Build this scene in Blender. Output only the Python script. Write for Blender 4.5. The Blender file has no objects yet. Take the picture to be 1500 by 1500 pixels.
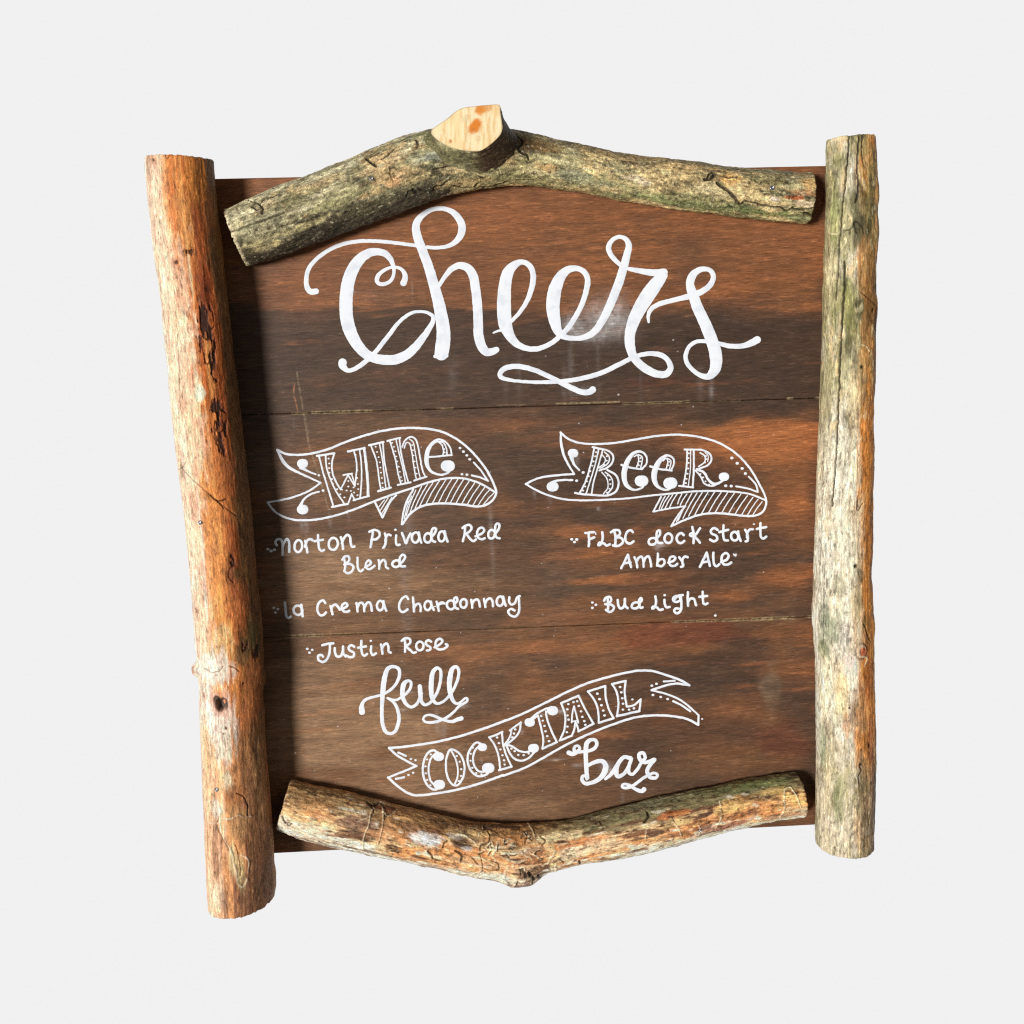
import bpy, math
import numpy as np
from mathutils import Matrix, Vector

# ------------------------------------------------------------------ camera, world, light, exposure
SC = bpy.context.scene
COL = SC.collection
F_PX, SIZE = 1800.0, 1500.0                     # focal length in pixels of the 1500 px photograph
PITCH, YAW, TILT = 1.4192, -0.0498, -0.0300
CAM_POS = np.array([-0.1028, -1.5221, 0.2427])

def rot3(a, b, c):
    ca, sa, cb, sb, cc, sc_ = math.cos(a), math.sin(a), math.cos(b), math.sin(b), math.cos(c), math.sin(c)
    Rx = np.array([[1, 0, 0], [0, ca, -sa], [0, sa, ca]])
    Rz = np.array([[cb, -sb, 0], [sb, cb, 0], [0, 0, 1]])
    Ry = np.array([[cc, -sc_, 0], [sc_, cc, 0], [0, 0, 1]]).copy()
    return Rz @ Rx @ Ry
CAM_R = rot3(PITCH, YAW, TILT)
cam_data = bpy.data.cameras.new('camera')
cam = bpy.data.objects.new('camera', cam_data)
COL.objects.link(cam)
m4 = np.eye(4); m4[:3, :3] = CAM_R; m4[:3, 3] = CAM_POS
cam.matrix_world = Matrix(m4.tolist())
cam_data.sensor_width = 36.0
cam_data.lens = 36.0 * F_PX / SIZE
cam_data.clip_start, cam_data.clip_end = 0.02, 300.0
SC.camera = cam

world = bpy.data.worlds.new('World')
SC.world = world
world.use_nodes = True
bg = world.node_tree.nodes['Background']
bg.inputs['Color'].default_value = (0.95, 0.98, 1.0, 1)
bg.inputs['Strength'].default_value = 0.085

sun_data = bpy.data.lights.new('daylight', 'SUN')
sun_data.energy = 2.0
sun_data.angle = math.radians(13)
sun_data.color = (1.0, 0.985, 0.96)
sun = bpy.data.objects.new('daylight', sun_data)
COL.objects.link(sun)
SUN_DIR = Vector((0.565, 0.825, -0.02)).normalized()      # low soft daylight from the left front
sun.rotation_euler = SUN_DIR.to_track_quat('-Z', 'Y').to_euler()
sun.location = (-2, -3, 0.2)

SC.view_settings.view_transform = 'Standard'
SC.view_settings.look = 'None'
SC.view_settings.exposure = 0.84
SC.view_settings.gamma = 1.0
SC.view_settings.use_curve_mapping = False
SC.render.engine = 'CYCLES'
SC.cycles.use_denoising = False                 # keep the fine grain of wood and bark
SC.cycles.filter_width = 1.2

# ------------------------------------------------------------------ geometry of the photograph -> the place
def ray(px, py):
    px = np.asarray(px, float); py = np.asarray(py, float)
    d = np.stack([(px - 750) / F_PX, -(py - 750) / F_PX, -np.ones_like(px)], -1)
    return d @ CAM_R.T
def on_plane(px, py, y=0.0):
    """point of the upright plane at depth y that is seen at the pixel"""
    d = ray(px, py)
    t = (y - CAM_POS[1]) / d[..., 1]
    return CAM_POS + d * t[..., None]
def depth_of(P):
    return -((np.asarray(P) - CAM_POS) @ CAM_R)[..., 2]

def lin(r, g, b, k=1.0):
    c = np.array([r, g, b], float) / 255.0
    c = np.where(c <= 0.04045, c / 12.92, ((c + 0.055) / 1.055) ** 2.4)
    return c / k

# ------------------------------------------------------------------ noise
def _hash(ix, iy, iz, seed):
    h = (ix * 374761393 + iy * 668265263 + iz * 2147483647 + seed * 1274126177) & 0xffffffff
    h = ((h ^ (h >> 13)) * 1274126177) & 0xffffffff
    h = ((h ^ (h >> 16)) * 2246822519) & 0xffffffff
    return ((h ^ (h >> 15)) & 0xffff) / 65535.0 * 2 - 1
def vnoise(P, seed=0):
    """smooth value noise in -1..1"""
    I = np.floor(P).astype(np.int64); f = P - I
    u = f * f * f * (f * (f * 6 - 15) + 10)
    out = 0
    for dx in (0, 1):
        wx = u[:, 0] if dx else 1 - u[:, 0]
        for dy in (0, 1):
            wy = u[:, 1] if dy else 1 - u[:, 1]
            for dz in (0, 1):
                wz = u[:, 2] if dz else 1 - u[:, 2]
                out = out + wx * wy * wz * _hash(I[:, 0] + dx, I[:, 1] + dy, I[:, 2] + dz, seed)
    return out
def fbm(P, scale, oct=4, seed=0, gain=0.55):
    P = P * np.asarray(scale, float); out = 0; amp = 1; tot = 0
    for o in range(oct):
        out = out + amp * vnoise(P * (2.03 ** o) + 17.3 * o, seed + o * 7)
        tot += amp; amp *= gain
    return out / tot * 1.55
def sstep(a, b, x):
    t = np.clip((x - a) / (b - a), 0, 1)
    return t * t * (3 - 2 * t)
def mix(c, d, m):
    return c + (np.asarray(d) - c) * np.asarray(m)[:, None]

def catmull(pts, step):
    """resample a polyline of rows (x, y, extra...) along a centripetal curve"""
    p = np.asarray(pts, float)
    if len(p) < 3:
        n = max(2, int(np.linalg.norm(p[-1, :2] - p[0, :2]) / step) + 1)
        t = np.linspace(0, 1, n)[:, None]
        return p[0] * (1 - t) + p[-1] * t
    closed = np.allclose(p[0, :2], p[-1, :2])
    q = np.vstack([p[-2] if closed else 2 * p[0] - p[1], p, p[1] if closed else 2 * p[-1] - p[-2]])
    out = []
    for i in range(1, len(q) - 2):
        p0, p1, p2, p3 = q[i - 1], q[i], q[i + 1], q[i + 2]
        d = [max(1e-6, np.linalg.norm((b - a)[:2])) ** 0.5 for a, b in ((p0, p1), (p1, p2), (p2, p3))]
        t0, t1 = 0, d[0]; t2 = t1 + d[1]; t3 = t2 + d[2]
        n = max(2, int(np.linalg.norm((p2 - p1)[:2]) / step) + 1)
        t = np.linspace(t1, t2, n, endpoint=(i == len(q) - 3))[:, None]
        A1 = (t1 - t) / (t1 - t0) * p0 + (t - t0) / (t1 - t0) * p1
        A2 = (t2 - t) / (t2 - t1) * p1 + (t - t1) / (t2 - t1) * p2
        A3 = (t3 - t) / (t3 - t2) * p2 + (t - t2) / (t3 - t2) * p3
        B1 = (t2 - t) / (t2 - t0) * A1 + (t - t0) / (t2 - t0) * A2
        B2 = (t3 - t) / (t3 - t1) * A2 + (t - t1) / (t3 - t1) * A3
        out.append((t2 - t) / (t2 - t1) * B1 + (t - t1) / (t2 - t1) * B2)
    return np.vstack(out)

# ------------------------------------------------------------------ meshes
def make_mesh(name, V, loops, starts, material, parent=None, attrs=None, smooth=True):
    me = bpy.data.meshes.new(name)
    V = np.asarray(V, np.float32); loops = np.asarray(loops, np.int32); starts = np.asarray(starts, np.int32)
    tot = np.diff(np.append(starts, len(loops))).astype(np.int32)
    me.vertices.add(len(V)); me.vertices.foreach_set('co', V.ravel())
    me.loops.add(len(loops)); me.loops.foreach_set('vertex_index', loops)
    me.polygons.add(len(starts)); me.polygons.foreach_set('loop_start', starts)
    me.polygons.foreach_set('loop_total', tot)
    me.update(calc_edges=True); me.validate()
    me.polygons.foreach_set('use_smooth', np.full(len(me.polygons), smooth))
    for k, (kind, data) in (attrs or {}).items():
        a = me.attributes.new(k, kind, 'POINT')
        if kind == 'FLOAT_COLOR':
            d = np.ones((len(V), 4), np.float32); d[:, :3] = data
            a.data.foreach_set('color', d.ravel())
        else:
            a.data.foreach_set('vector', np.asarray(data, np.float32).ravel())
    me.materials.append(material)
    o = bpy.data.objects.new(name, me)
    COL.objects.link(o)
    if parent is not None:
        o.parent = parent
    return o
def quads(n, m, wrap=False):
    """faces of an n x m vertex grid (wrap: last column joins the first)"""
    i = np.arange(n - 1)[:, None]; j = np.arange(m if wrap else m - 1)[None, :]
    j2 = (j + 1) % m
    return np.stack([i * m + j, i * m + j2, (i + 1) * m + j2, (i + 1) * m + j], -1).reshape(-1, 4)

# ------------------------------------------------------------------ materials
def mat(name):
    m = bpy.data.materials.new(name); m.use_nodes = True
    return m, m.node_tree.nodes, m.node_tree.links, m.node_tree.nodes['Principled BSDF']
def tinted(name, attr_scale, fine, rough, bump, spec=0.3, contrast=(0.72, 1.25), second=None, dash=None):
    """pigment from the mesh, broken up by procedural grain, with procedural relief"""
    m, N, L, bs = mat(name)
    t = N.new('ShaderNodeAttribute'); t.attribute_name = 'tint'
    g = N.new('ShaderNodeAttribute'); g.attribute_name = 'grain'
    mp = N.new('ShaderNodeMapping'); mp.inputs['Scale'].default_value = attr_scale
    L.new(g.outputs['Vector'], mp.inputs['Vector'])
    n1 = N.new('ShaderNodeTexNoise'); n1.inputs['Scale'].default_value = 1.0
    n1.inputs['Detail'].default_value = 6; n1.inputs['Roughness'].default_value = 0.65
    L.new(mp.outputs[0], n1.inputs['Vector'])
    mr = N.new('ShaderNodeMapRange')
    mr.inputs['From Min'].default_value, mr.inputs['From Max'].default_value = 0.3, 0.7
    mr.inputs['To Min'].default_value, mr.inputs['To Max'].default_value = contrast
    L.new(n1.outputs['Fac'], mr.inputs['Value'])
    n2 = N.new('ShaderNodeTexNoise'); n2.inputs['Scale'].default_value = fine
    n2.inputs['Detail'].default_value = 4; n2.inputs['Roughness'].default_value = 0.7
    L.new(g.outputs['Vector'], n2.inputs['Vector'])
    mr2 = N.new('ShaderNodeMapRange')
    mr2.inputs['From Min'].default_value, mr2.inputs['From Max'].default_value = 0.3, 0.7
    mr2.inputs['To Min'].default_value, mr2.inputs['To Max'].default_value = second or (0.88, 1.12)
    L.new(n2.outputs['Fac'], mr2.inputs['Value'])
    mu = N.new('ShaderNodeMath'); mu.operation = 'MULTIPLY'
    L.new(mr.outputs[0], mu.inputs[0]); L.new(mr2.outputs[0], mu.inputs[1])
    if dash:                                             # sparse light fibres and dark pores
        mp3 = N.new('ShaderNodeMapping'); mp3.inputs['Scale'].default_value = dash
        L.new(g.outputs['Vector'], mp3.inputs['Vector'])
        n3 = N.new('ShaderNodeTexNoise'); n3.inputs['Scale'].default_value = 1.0
        n3.inputs['Detail'].default_value = 2; n3.inputs['Roughness'].default_value = 0.5
        L.new(mp3.outputs[0], n3.inputs['Vector'])
        for lo, hi, val in ((0.58, 0.72, 1.75), (0.42, 0.28, 0.5)):
            mr3 = N.new('ShaderNodeMapRange'); mr3.interpolation_type = 'SMOOTHSTEP'
            mr3.inputs['From Min'].default_value, mr3.inputs['From Max'].default_value = lo, hi
            mr3.inputs['To Min'].default_value, mr3.inputs['To Max'].default_value = 1.0, val
            L.new(n3.outputs['Fac'], mr3.inputs['Value'])
            m2 = N.new('ShaderNodeMath'); m2.operation = 'MULTIPLY'
            L.new(mu.outputs[0], m2.inputs[0]); L.new(mr3.outputs[0], m2.inputs[1]); mu = m2
    vm = N.new('ShaderNodeVectorMath'); vm.operation = 'SCALE'
    L.new(t.outputs['Color'], vm.inputs[0]); L.new(mu.outputs[0], vm.inputs['Scale'])
    L.new(vm.outputs[0], bs.inputs['Base Color'])
    ad = N.new('ShaderNodeMath'); ad.operation = 'ADD'
    L.new(n1.outputs['Fac'], ad.inputs[0]); L.new(n2.outputs['Fac'], ad.inputs[1])
    bp = N.new('ShaderNodeBump'); bp.inputs['Strength'].default_value = bump
    bp.inputs['Distance'].default_value = 0.002
    L.new(ad.outputs[0], bp.inputs['Height']); L.new(bp.outputs[0], bs.inputs['Normal'])
    rr = N.new('ShaderNodeMapRange')
    rr.inputs['To Min'].default_value, rr.inputs['To Max'].default_value = rough - 0.12, rough + 0.15
    L.new(n2.outputs['Fac'], rr.inputs['Value']); L.new(rr.outputs[0], bs.inputs['Roughness'])
    bs.inputs['Specular IOR Level'].default_value = spec
    return m
M_BARK = tinted('weathered_bark', (120, 330, 330), 620, 0.6, 0.8, contrast=(0.42, 1.6), second=(0.5, 1.5), dash=(300, 420, 420))
M_PEELED = tinted('peeled_log', (60, 430, 430), 620, 0.55, 0.5, contrast=(0.66, 1.32), second=(0.74, 1.26), dash=(130, 520, 520))
M_CUT = tinted('sawn_wood', (40, 500, 500), 700, 0.7, 0.3, contrast=(0.85, 1.1))
M_BOARD = tinted('stained_plank', (42, 100, 800), 1100, 0.5, 0.2, spec=0.25, contrast=(0.55, 1.46), second=(0.8, 1.2), dash=(120, 100, 950))
M_PAINT, N, L, bs = mat('white_paint')
tc = N.new('ShaderNodeTexCoord')
pn = N.new('ShaderNodeTexNoise'); pn.inputs['Scale'].default_value = 70; pn.inputs['Detail'].default_value = 7
L.new(tc.outputs['Object'], pn.inputs['Vector'])
cr = N.new('ShaderNodeValToRGB')
cr.color_ramp.elements[0].position, cr.color_ramp.elements[0].color = 0.36, (0.74, 0.775, 0.83, 1)
cr.color_ramp.elements[1].position, cr.color_ramp.elements[1].color = 0.52, (0.86, 0.88, 0.92, 1)
L.new(pn.outputs['Fac'], cr.inputs[0]); L.new(cr.outputs[0], bs.inputs['Base Color'])
bp = N.new('ShaderNodeBump'); bp.inputs['Strength'].default_value = 0.04; bp.inputs['Distance'].default_value = 0.001
L.new(pn.outputs['Fac'], bp.inputs['Height']); L.new(bp.outputs[0], bs.inputs['Normal'])
bs.inputs['Roughness'].default_value = 0.6
M_STEEL, N, L, bs = mat('screw_steel')
bs.inputs['Metallic'].default_value = 0.9; bs.inputs['Roughness'].default_value = 0.35
pn = N.new('ShaderNodeTexNoise'); pn.inputs['Scale'].default_value = 700
cr = N.new('ShaderNodeValToRGB'); cr.color_ramp.elements[0].color = (0.16, 0.15, 0.15, 1); cr.color_ramp.elements[1].color = (0.6, 0.6, 0.62, 1)
L.new(pn.outputs['Fac'], cr.inputs[0]); L.new(cr.outputs[0], bs.inputs['Base Color'])
M_WALL, N, L, bs = mat('pale_grey_wall')
pn = N.new('ShaderNodeTexNoise'); pn.inputs['Scale'].default_value = 0.2; pn.inputs['Detail'].default_value = 2
cr = N.new('ShaderNodeValToRGB')
cr.color_ramp.elements[0].color = (0.810, 0.814, 0.833, 1); cr.color_ramp.elements[1].color = (0.814, 0.818, 0.837, 1)
tc = N.new('ShaderNodeTexCoord')
L.new(tc.outputs['Object'], pn.inputs['Vector']); L.new(pn.outputs['Fac'], cr.inputs[0]); L.new(cr.outputs[0], bs.inputs['Base Color'])
bs.inputs['Roughness'].default_value = 1.0; bs.inputs['Specular IOR Level'].default_value = 0.0

# ------------------------------------------------------------------ the setting: one plain pale wall far behind
WALL_Y = 25.0
wall = make_mesh('background_wall', [(-60, WALL_Y, -60), (60, WALL_Y, -60), (60, WALL_Y, 60), (-60, WALL_Y, 60)],
                 [0, 1, 2, 3], [0], M_WALL, smooth=False)
wall['kind'] = 'structure'

# ------------------------------------------------------------------ the sign
sign = bpy.data.objects.new('menu_sign', None)
COL.objects.link(sign)
b0 = on_plane(np.array([352.0]), np.array([1340.0]))[0]
sign.location = (0, 0, float(b0[2]))
bpy.context.view_layer.update()
SIGN_Z = float(b0[2])
sign['label'] = 'dark stained wooden bar menu board framed with rough logs, white hand lettering reading Cheers'
sign['category'] = 'menu board'
def local(V):
    V = np.array(V, float); V[..., 2] -= SIGN_Z
    return V
# ------------------------------------------------------------------ three stained planks
EDGE = [((315, 262), (1210, 243)), ((385, 607), (1205, 583)), ((390, 934), (1195, 903)), ((400, 1250), (1195, 1208))]
EDGE_Z = []
for a, b in EDGE:
    A, B = on_plane(np.array([a[0], b[0]], float), np.array([a[1], b[1]], float))
    EDGE_Z.append((A, B))
def edge_z(k, x):
    A, B = EDGE_Z[k]
    return A[2] + (B[2] - A[2]) * (x - A[0]) / (B[0] - A[0])
X0, X1 = -0.402, 0.400
def W(px, py):                                   # pixel -> (x, z) of the board face
    P = on_plane(np.array([px], float), np.array([py], float))[0]
    return P[0], P[2]
PX = 0.86e-3

C_OR = lin(128, 78, 42); C_OR2 = lin(152, 90, 46); C_MID = lin(108, 76, 50); C_DK = lin(72, 52, 39); C_LT = lin(142, 110, 80)
C_RED = lin(120, 52, 26); C_BLK = lin(44, 30, 22); C_WH = lin(206, 202, 200)
def soft_blob(x, z, px, py, hx, hy, n, amp=0.5, soft=0.5, rise=0.03):
    cx, cz = W(px, py)
    dx = x - cx; dz = z - cz - rise * dx
    d = np.sqrt((dx / (hx * PX)) ** 2 + (dz / (hy * PX)) ** 2)
    return 1 - sstep(1 - soft, 1 + soft, d + amp * n)
#        px    py    half-w half-h colour  strength
STAIN = [
    (760, 300, 520, 70, C_OR, .75), (640, 400, 330, 60, C_OR, .45), (1130, 360, 110, 45, C_OR2, .45), (430, 425, 60, 40, C_OR2, .3),
    (900, 345, 160, 26, C_DK, .45), (1020, 400, 110, 20, C_DK, .35), (1130, 420, 110, 18, C_OR, .5), (620, 350, 90, 16, C_OR2, .35),
    (740, 530, 520, 66, C_DK, 1.0), (760, 462, 420, 12, C_DK, .35), (1120, 525, 130, 62, C_DK, .7), (560, 440, 70, 26, lin(96, 66, 42), .6),
    (470, 560, 30, 10, C_OR, .35), (600, 545, 60, 8, C_OR, .3), (840, 470, 60, 20, C_OR, .25), (960, 560, 50, 8, C_RED, .4),
    (930, 600, 300, 12, C_DK, .7), (1100, 600, 110, 20, C_DK, .9),
    (1090, 655, 115, 36, C_OR2, 1.0), (1160, 640, 40, 26, C_OR2, .8), (1000, 640, 80, 18, C_OR, .5), (840, 640, 90, 10, C_OR, .55),
    (690, 625, 130, 12, C_OR, .45), (520, 625, 110, 10, C_MID, .5), (800, 700, 60, 60, C_DK, .6), (950, 690, 110, 40, C_DK, .75),
    (1075, 705, 60, 36, C_DK, .6), (1150, 715, 40, 34, C_OR, .6), (1165, 740, 28, 20, C_OR2, .7), (1100, 760, 90, 14, C_OR, .45),
    (640, 700, 120, 60, C_DK, .45), (420, 700, 60, 40, C_LT, .35), (500, 720, 80, 30, C_MID, .5), (700, 660, 50, 40, C_DK, .4),
    (840, 780, 40, 9, C_OR2, .7), (850, 812, 60, 7, C_OR2, .5), (940, 846, 90, 8, C_OR2, .6), (870, 850, 50, 6, C_OR2, .6),
    (1150, 845, 46, 18, C_OR2, .7), (1070, 876, 34, 9, C_OR2, .55), (860, 880, 70, 10, C_OR, .5), (840, 905, 60, 10, C_OR, .5),
    (1050, 830, 110, 22, C_DK, .55), (980, 890, 120, 12, C_DK, .5), (1120, 800, 60, 14, C_DK, .5), (800, 870, 40, 30, C_DK, .5),
    (480, 830, 90, 34, C_LT, .75), (560, 860, 130, 24, C_LT, .5), (440, 880, 60, 24, C_LT, .5), (700, 860, 90, 30, C_MID, .5),
    (560, 800, 60, 14, C_LT, .3), (700, 800, 130, 40, C_DK, .45), (660, 905, 120, 12, C_DK, .7), (520, 915, 90, 12, C_MID, .6),
    (700, 955, 120, 14, C_OR, .7), (840, 950, 80, 14, C_OR2, .5), (990, 930, 110, 18, C_RED, .45), (1000, 960, 80, 16, C_OR, .5),
    (600, 985, 70, 30, C_DK, .7), (720, 990, 60, 26, C_DK, .55), (840, 990, 60, 18, C_DK, .45), (960, 995, 120, 34, C_DK, .75),
    (1090, 975, 50, 40, C_DK, .7), (1130, 1010, 14, 44, lin(118, 98, 76), .5), (1160, 1030, 30, 40, C_DK, .5), (1080, 1050, 70, 26, C_OR, .5),
    (1150, 1090, 40, 26, C_RED, .35), (1010, 1080, 90, 40, C_DK, .5), (900, 1080, 60, 50, C_DK, .45), (770, 1000, 30, 30, C_OR, .4),
    (470, 1000, 90, 50, C_LT, .5), (500, 1080, 130, 60, C_LT, .75), (620, 1150, 130, 60, C_LT, .55), (440, 1090, 60, 60, C_LT, .35),  # pale lower-left patches: stain tone lightened further by painted lens haze
    (760, 1150, 130, 50, C_MID, .6), (900, 1180, 120, 24, C_MID, .55), (700, 1190, 100, 14, C_LT, .4), (1060, 1120, 110, 20, C_MID, .4),
    (860, 1110, 30, 12, C_OR, .3), (1120, 1120, 60, 16, C_OR, .35),
    (410, 620, 40, 300, lin(70, 52, 46), .35),
]
#  chalky smears and drips of thinned paint: px, py, half-w, half-h, strength
SMEAR = [(836, 476, 15, 13, 1.0), (882, 468, 34, 26, .85), (904, 456, 20, 24, .5), (872, 490, 24, 9, .7), (845, 488, 10, 8, .6), (915, 478, 18, 18, .4),
         (836, 540, 5, 42, .2), (826, 560, 4, 26, .16), (876, 530, 3, 36, .14), (938, 560, 3, 28, .1), (850, 572, 22, 8, .25),
         (1026, 562, 6, 22, .14), (1042, 572, 4, 13, .4), (760, 555, 4, 30, .12), (740, 560, 5, 30, .1), (663, 548, 8, 26, .12),
         (598, 770, 10, 40, .2), (592, 830, 8, 60, .16), (596, 900, 9, 40, .14), (718, 760, 4, 40, .2), (722, 810, 4, 50, .14),
         (448, 770, 5, 12, .35), (441, 768, 3, 8, .35), (483, 762, 3, 10, .3), (510, 752, 3, 12, .2),
         (845, 672, 4, 10, .35), (783, 722, 3, 10, .3), (805, 730, 4, 12, .2), (877, 745, 4, 3, .5), (966, 798, 9, 5, .75), (963, 803, 4, 6, .5),
         (1077, 813, 3, 3, .6), (640, 1055, 4, 16, .4), (650, 1070, 6, 16, .25), (677, 1034, 10, 4, .55), (590, 1040, 6, 2, .7), (603, 1014, 4, 1.5, .6),
         (888, 1124, 10, 8, .7), (893, 1130, 8, 8, .5), (846, 1121, 9, 3, .6), (815, 1113, 16, 1.6, .6), (820, 1042, 9, 4, .7), (795, 1047, 12, 3, .35),
         (764, 1072, 4, 4, .5), (915, 1012, 3, 3, .6), (912, 1170, 3, 10, .2), (706, 1115, 2, 4, .4), (905, 1043, 3, 3, .3), (547, 1030, 2, 1, .5),
         (548, 435, 40, 10, .07), (604, 425, 1.5, 16, .25), (520, 428, 6, 2, .3), (810, 870, 30, 60, .04), (430, 620, 2, 10, .1),
         (592, 1000, 12, 60, .05), (640, 700, 30, 60, .05), (420, 830, 10, 90, .04)]
SCRATCH = [([(434, 540), (442, 590), (452, 650), (468, 700), (482, 748)], 1.5, .34, lin(170, 150, 116)),
           ([(431, 562), (430, 578), (434, 592), (436, 602)], 1.4, .55, lin(186, 124, 80)),
           ([(448, 610), (453, 640), (450, 655)], 1.0, .3, lin(150, 130, 100)),
           ([(1010, 646), (1060, 634), (1120, 622), (1180, 612)], 0.8, .5, C_DK),
           ([(1095, 655), (1140, 648), (1175, 640)], 0.7, .5, C_DK), ([(1060, 665), (1110, 655), (1160, 652)], 0.7, .4, C_DK)]
#  raw pale wood and filler showing along the seams: px0, px1, offset px, half thickness px, strength, colour
C_FIL = lin(180, 156, 116)
SEAMS = {1: [(425, 450, 0, 1.5, .6), (455, 545, -.4, 2.0, .85), (545, 620, 0, 1.0, .4), (640, 664, -.8, 1.2, .7), (730, 770, -3, .8, .4), (814, 910, -2.6, 1.3, .95),
             (912, 1010, -.2, 1.6, .85), (1010, 1085, 0, .9, .5), (1152, 1162, -.8, 1.6, .9), (1194, 1206, -.5, 1.4, .8)],
         2: [(415, 475, -.5, 2.6, .75), (475, 540, -1, 1.4, .5), (650, 790, 0, .8, .25), (925, 950, 0, 1.0, .4), (985, 1040, 0, 2.0, .75), (1040, 1100, .5, 2.2, .85), (1100, 1163, .6, 2.6, .95),
             (1185, 1195, 0, 2.2, .9), (1180, 1183, 0, 1.5, .7)]}
def seg_dist(x, z, P):
    d = np.full(len(x), 9.0)
    for (ax, az), (bx, bz) in zip(P[:-1], P[1:]):
        ux, uz = bx - ax, bz - az
        t = np.clip(((x - ax) * ux + (z - az) * uz) / (ux * ux + uz * uz), 0, 1)
        d = np.minimum(d, np.hypot(x - ax - t * ux, z - az - t * uz))
    return d
def board_tint(x, z):
    P = np.stack([x, z * 0 + 3.1, z - 0.03 * x], 1)
    streak = fbm(P, (11, 1, 55), 5, 3)
    fine = fbm(P, (34, 1, 240), 4, 11)
    cloud = fbm(P, (9, 1, 22), 4, 29)
    wob = fbm(P, (14, 1, 46), 4, 41)
    fib = fbm(P, (70, 1, 420), 3, 57)
    m = sstep(-0.5, 0.6, 0.6 * cloud + 0.5 * streak)
    c = mix(np.tile(C_DK * 1.12, (len(x), 1)), C_OR * 1.0, m * 0.75)
    c = mix(c, C_MID, 0.25 * sstep(-.6, .6, wob))
    for px, py, hx, hy, col, k in STAIN:
        b = soft_blob(x, z, px, py, hx, hy, 0.55 * wob + 0.45 * streak, amp=0.75, soft=0.4)
        c = mix(c, col, b * k)
    # the upper plank: bright reddish stain above, a dark brushed band below
    A_, B_ = on_plane(np.array([340., 1205.]), np.array([449., 464.]))
    zl = A_[2] + (B_[2] - A_[2]) * (x - A_[0]) / (B_[0] - A_[0])
    soft = 5 + 14 * sstep(-.2, .3, x)
    up = sstep(-soft * PX, soft * PX, z - zl + PX * (12 * wob + 8 * streak + 4 * fine + 10 * cloud * sstep(-.2, .2, x)))
    toplank = (z > edge_z(1, x))
    c = mix(c, C_OR * 1.05, up * toplank * .45)
    c = mix(c, C_OR2 * .9, up * toplank * sstep(0, .7, cloud + .5 * fine) * .4)
    c = mix(c, C_DK, (1 - up) * toplank * (.68 + .2 * streak))
    # brush streaks in the stain
    c = mix(c, c * 0.66, sstep(0.15, 0.95, streak) * 0.35)
    c = mix(c, c * 1.4, sstep(0.1, .9, fine) * 0.45)
    c = mix(c, c * 0.7, sstep(0.1, .9, -fine) * 0.45)
    orange_bits = sstep(0.45, 0.95, fbm(P, (11, 1, 110), 4, 71)) * sstep(-.2, .5, cloud + 0.3)
    c = mix(c, C_OR2 * 1.05, orange_bits * 0.4)
    c = mix(c, c * 1.45 + 0.008, sstep(0.25, .85, fib) * 0.5)
    # lens-flare haze painted into the tint, paler towards the lower left of the board
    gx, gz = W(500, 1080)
    flare_haze = np.exp(-(((x - gx) / 0.30) ** 2 + ((z - gz) / 0.38) ** 2))
    c = mix(c, lin(152, 110, 72) * (0.85 + 0.25 * fine[:, None]), flare_haze * 0.33)
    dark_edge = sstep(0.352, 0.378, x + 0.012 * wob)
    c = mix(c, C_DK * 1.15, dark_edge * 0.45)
    # chalky smears
    tex = 0.7 + 0.35 * fbm(np.stack([x, x * 0, z], 1), (260, 1, 200), 4, 83)
    for px, py, hx, hy, k in SMEAR:
        cx, cz = W(px, py)
        d2 = ((x - cx) / (hx * PX * .9)) ** 2 + ((z - cz) / (hy * PX)) ** 2
        s = d2 < 7
        if s.any():
            c[s] = mix(c[s], C_WH, np.clip(np.exp(-d2[s] * 1.1) * k * .52 * np.clip(tex[s], .1, 1.3), 0, .95))
    for pts, w, k, col in SCRATCH:
        Pz = [W(*p) for p in pts]
        d = seg_dist(x, z, Pz)
        c = mix(c, col, (1 - sstep(w * .4 * PX, w * 1.1 * PX, d)) * k * np.clip(.6 + .8 * vnoise(P * [500, 1, 300], 6), 0, 1))
    # tiny flecks of paint
    rng = np.random.default_rng(4)
    fl = [(1048, 901, 1.6), (906, 578, 1.4), (986, 498, 1.2), (617, 655, 1.0), (848, 620, 1.0), (998, 622, 1.0), (465, 885, 1.3), (570, 862, 1.1), (432, 1103, 1.2), (495, 1064, 1.0)]
    fl += [(rng.uniform(430, 1160), rng.uniform(470, 1190), rng.uniform(.5, .9)) for _ in range(60)]
    for px, py, r in fl:
        cx, cz = W(px, py)
        d = np.hypot(x - cx, z - cz)
        s = d < 3 * PX
        c[s] = mix(c[s], C_WH, (1 - sstep(r * .5 * PX, r * 1.2 * PX, d[s])) * .75)
    g_ = c.mean(1)[:, None]
    return np.clip((g_ + (c - g_) * .94) * np.clip(g_ / .06, .3, 3) ** .14, 0.004, 0.9), fine

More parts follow.
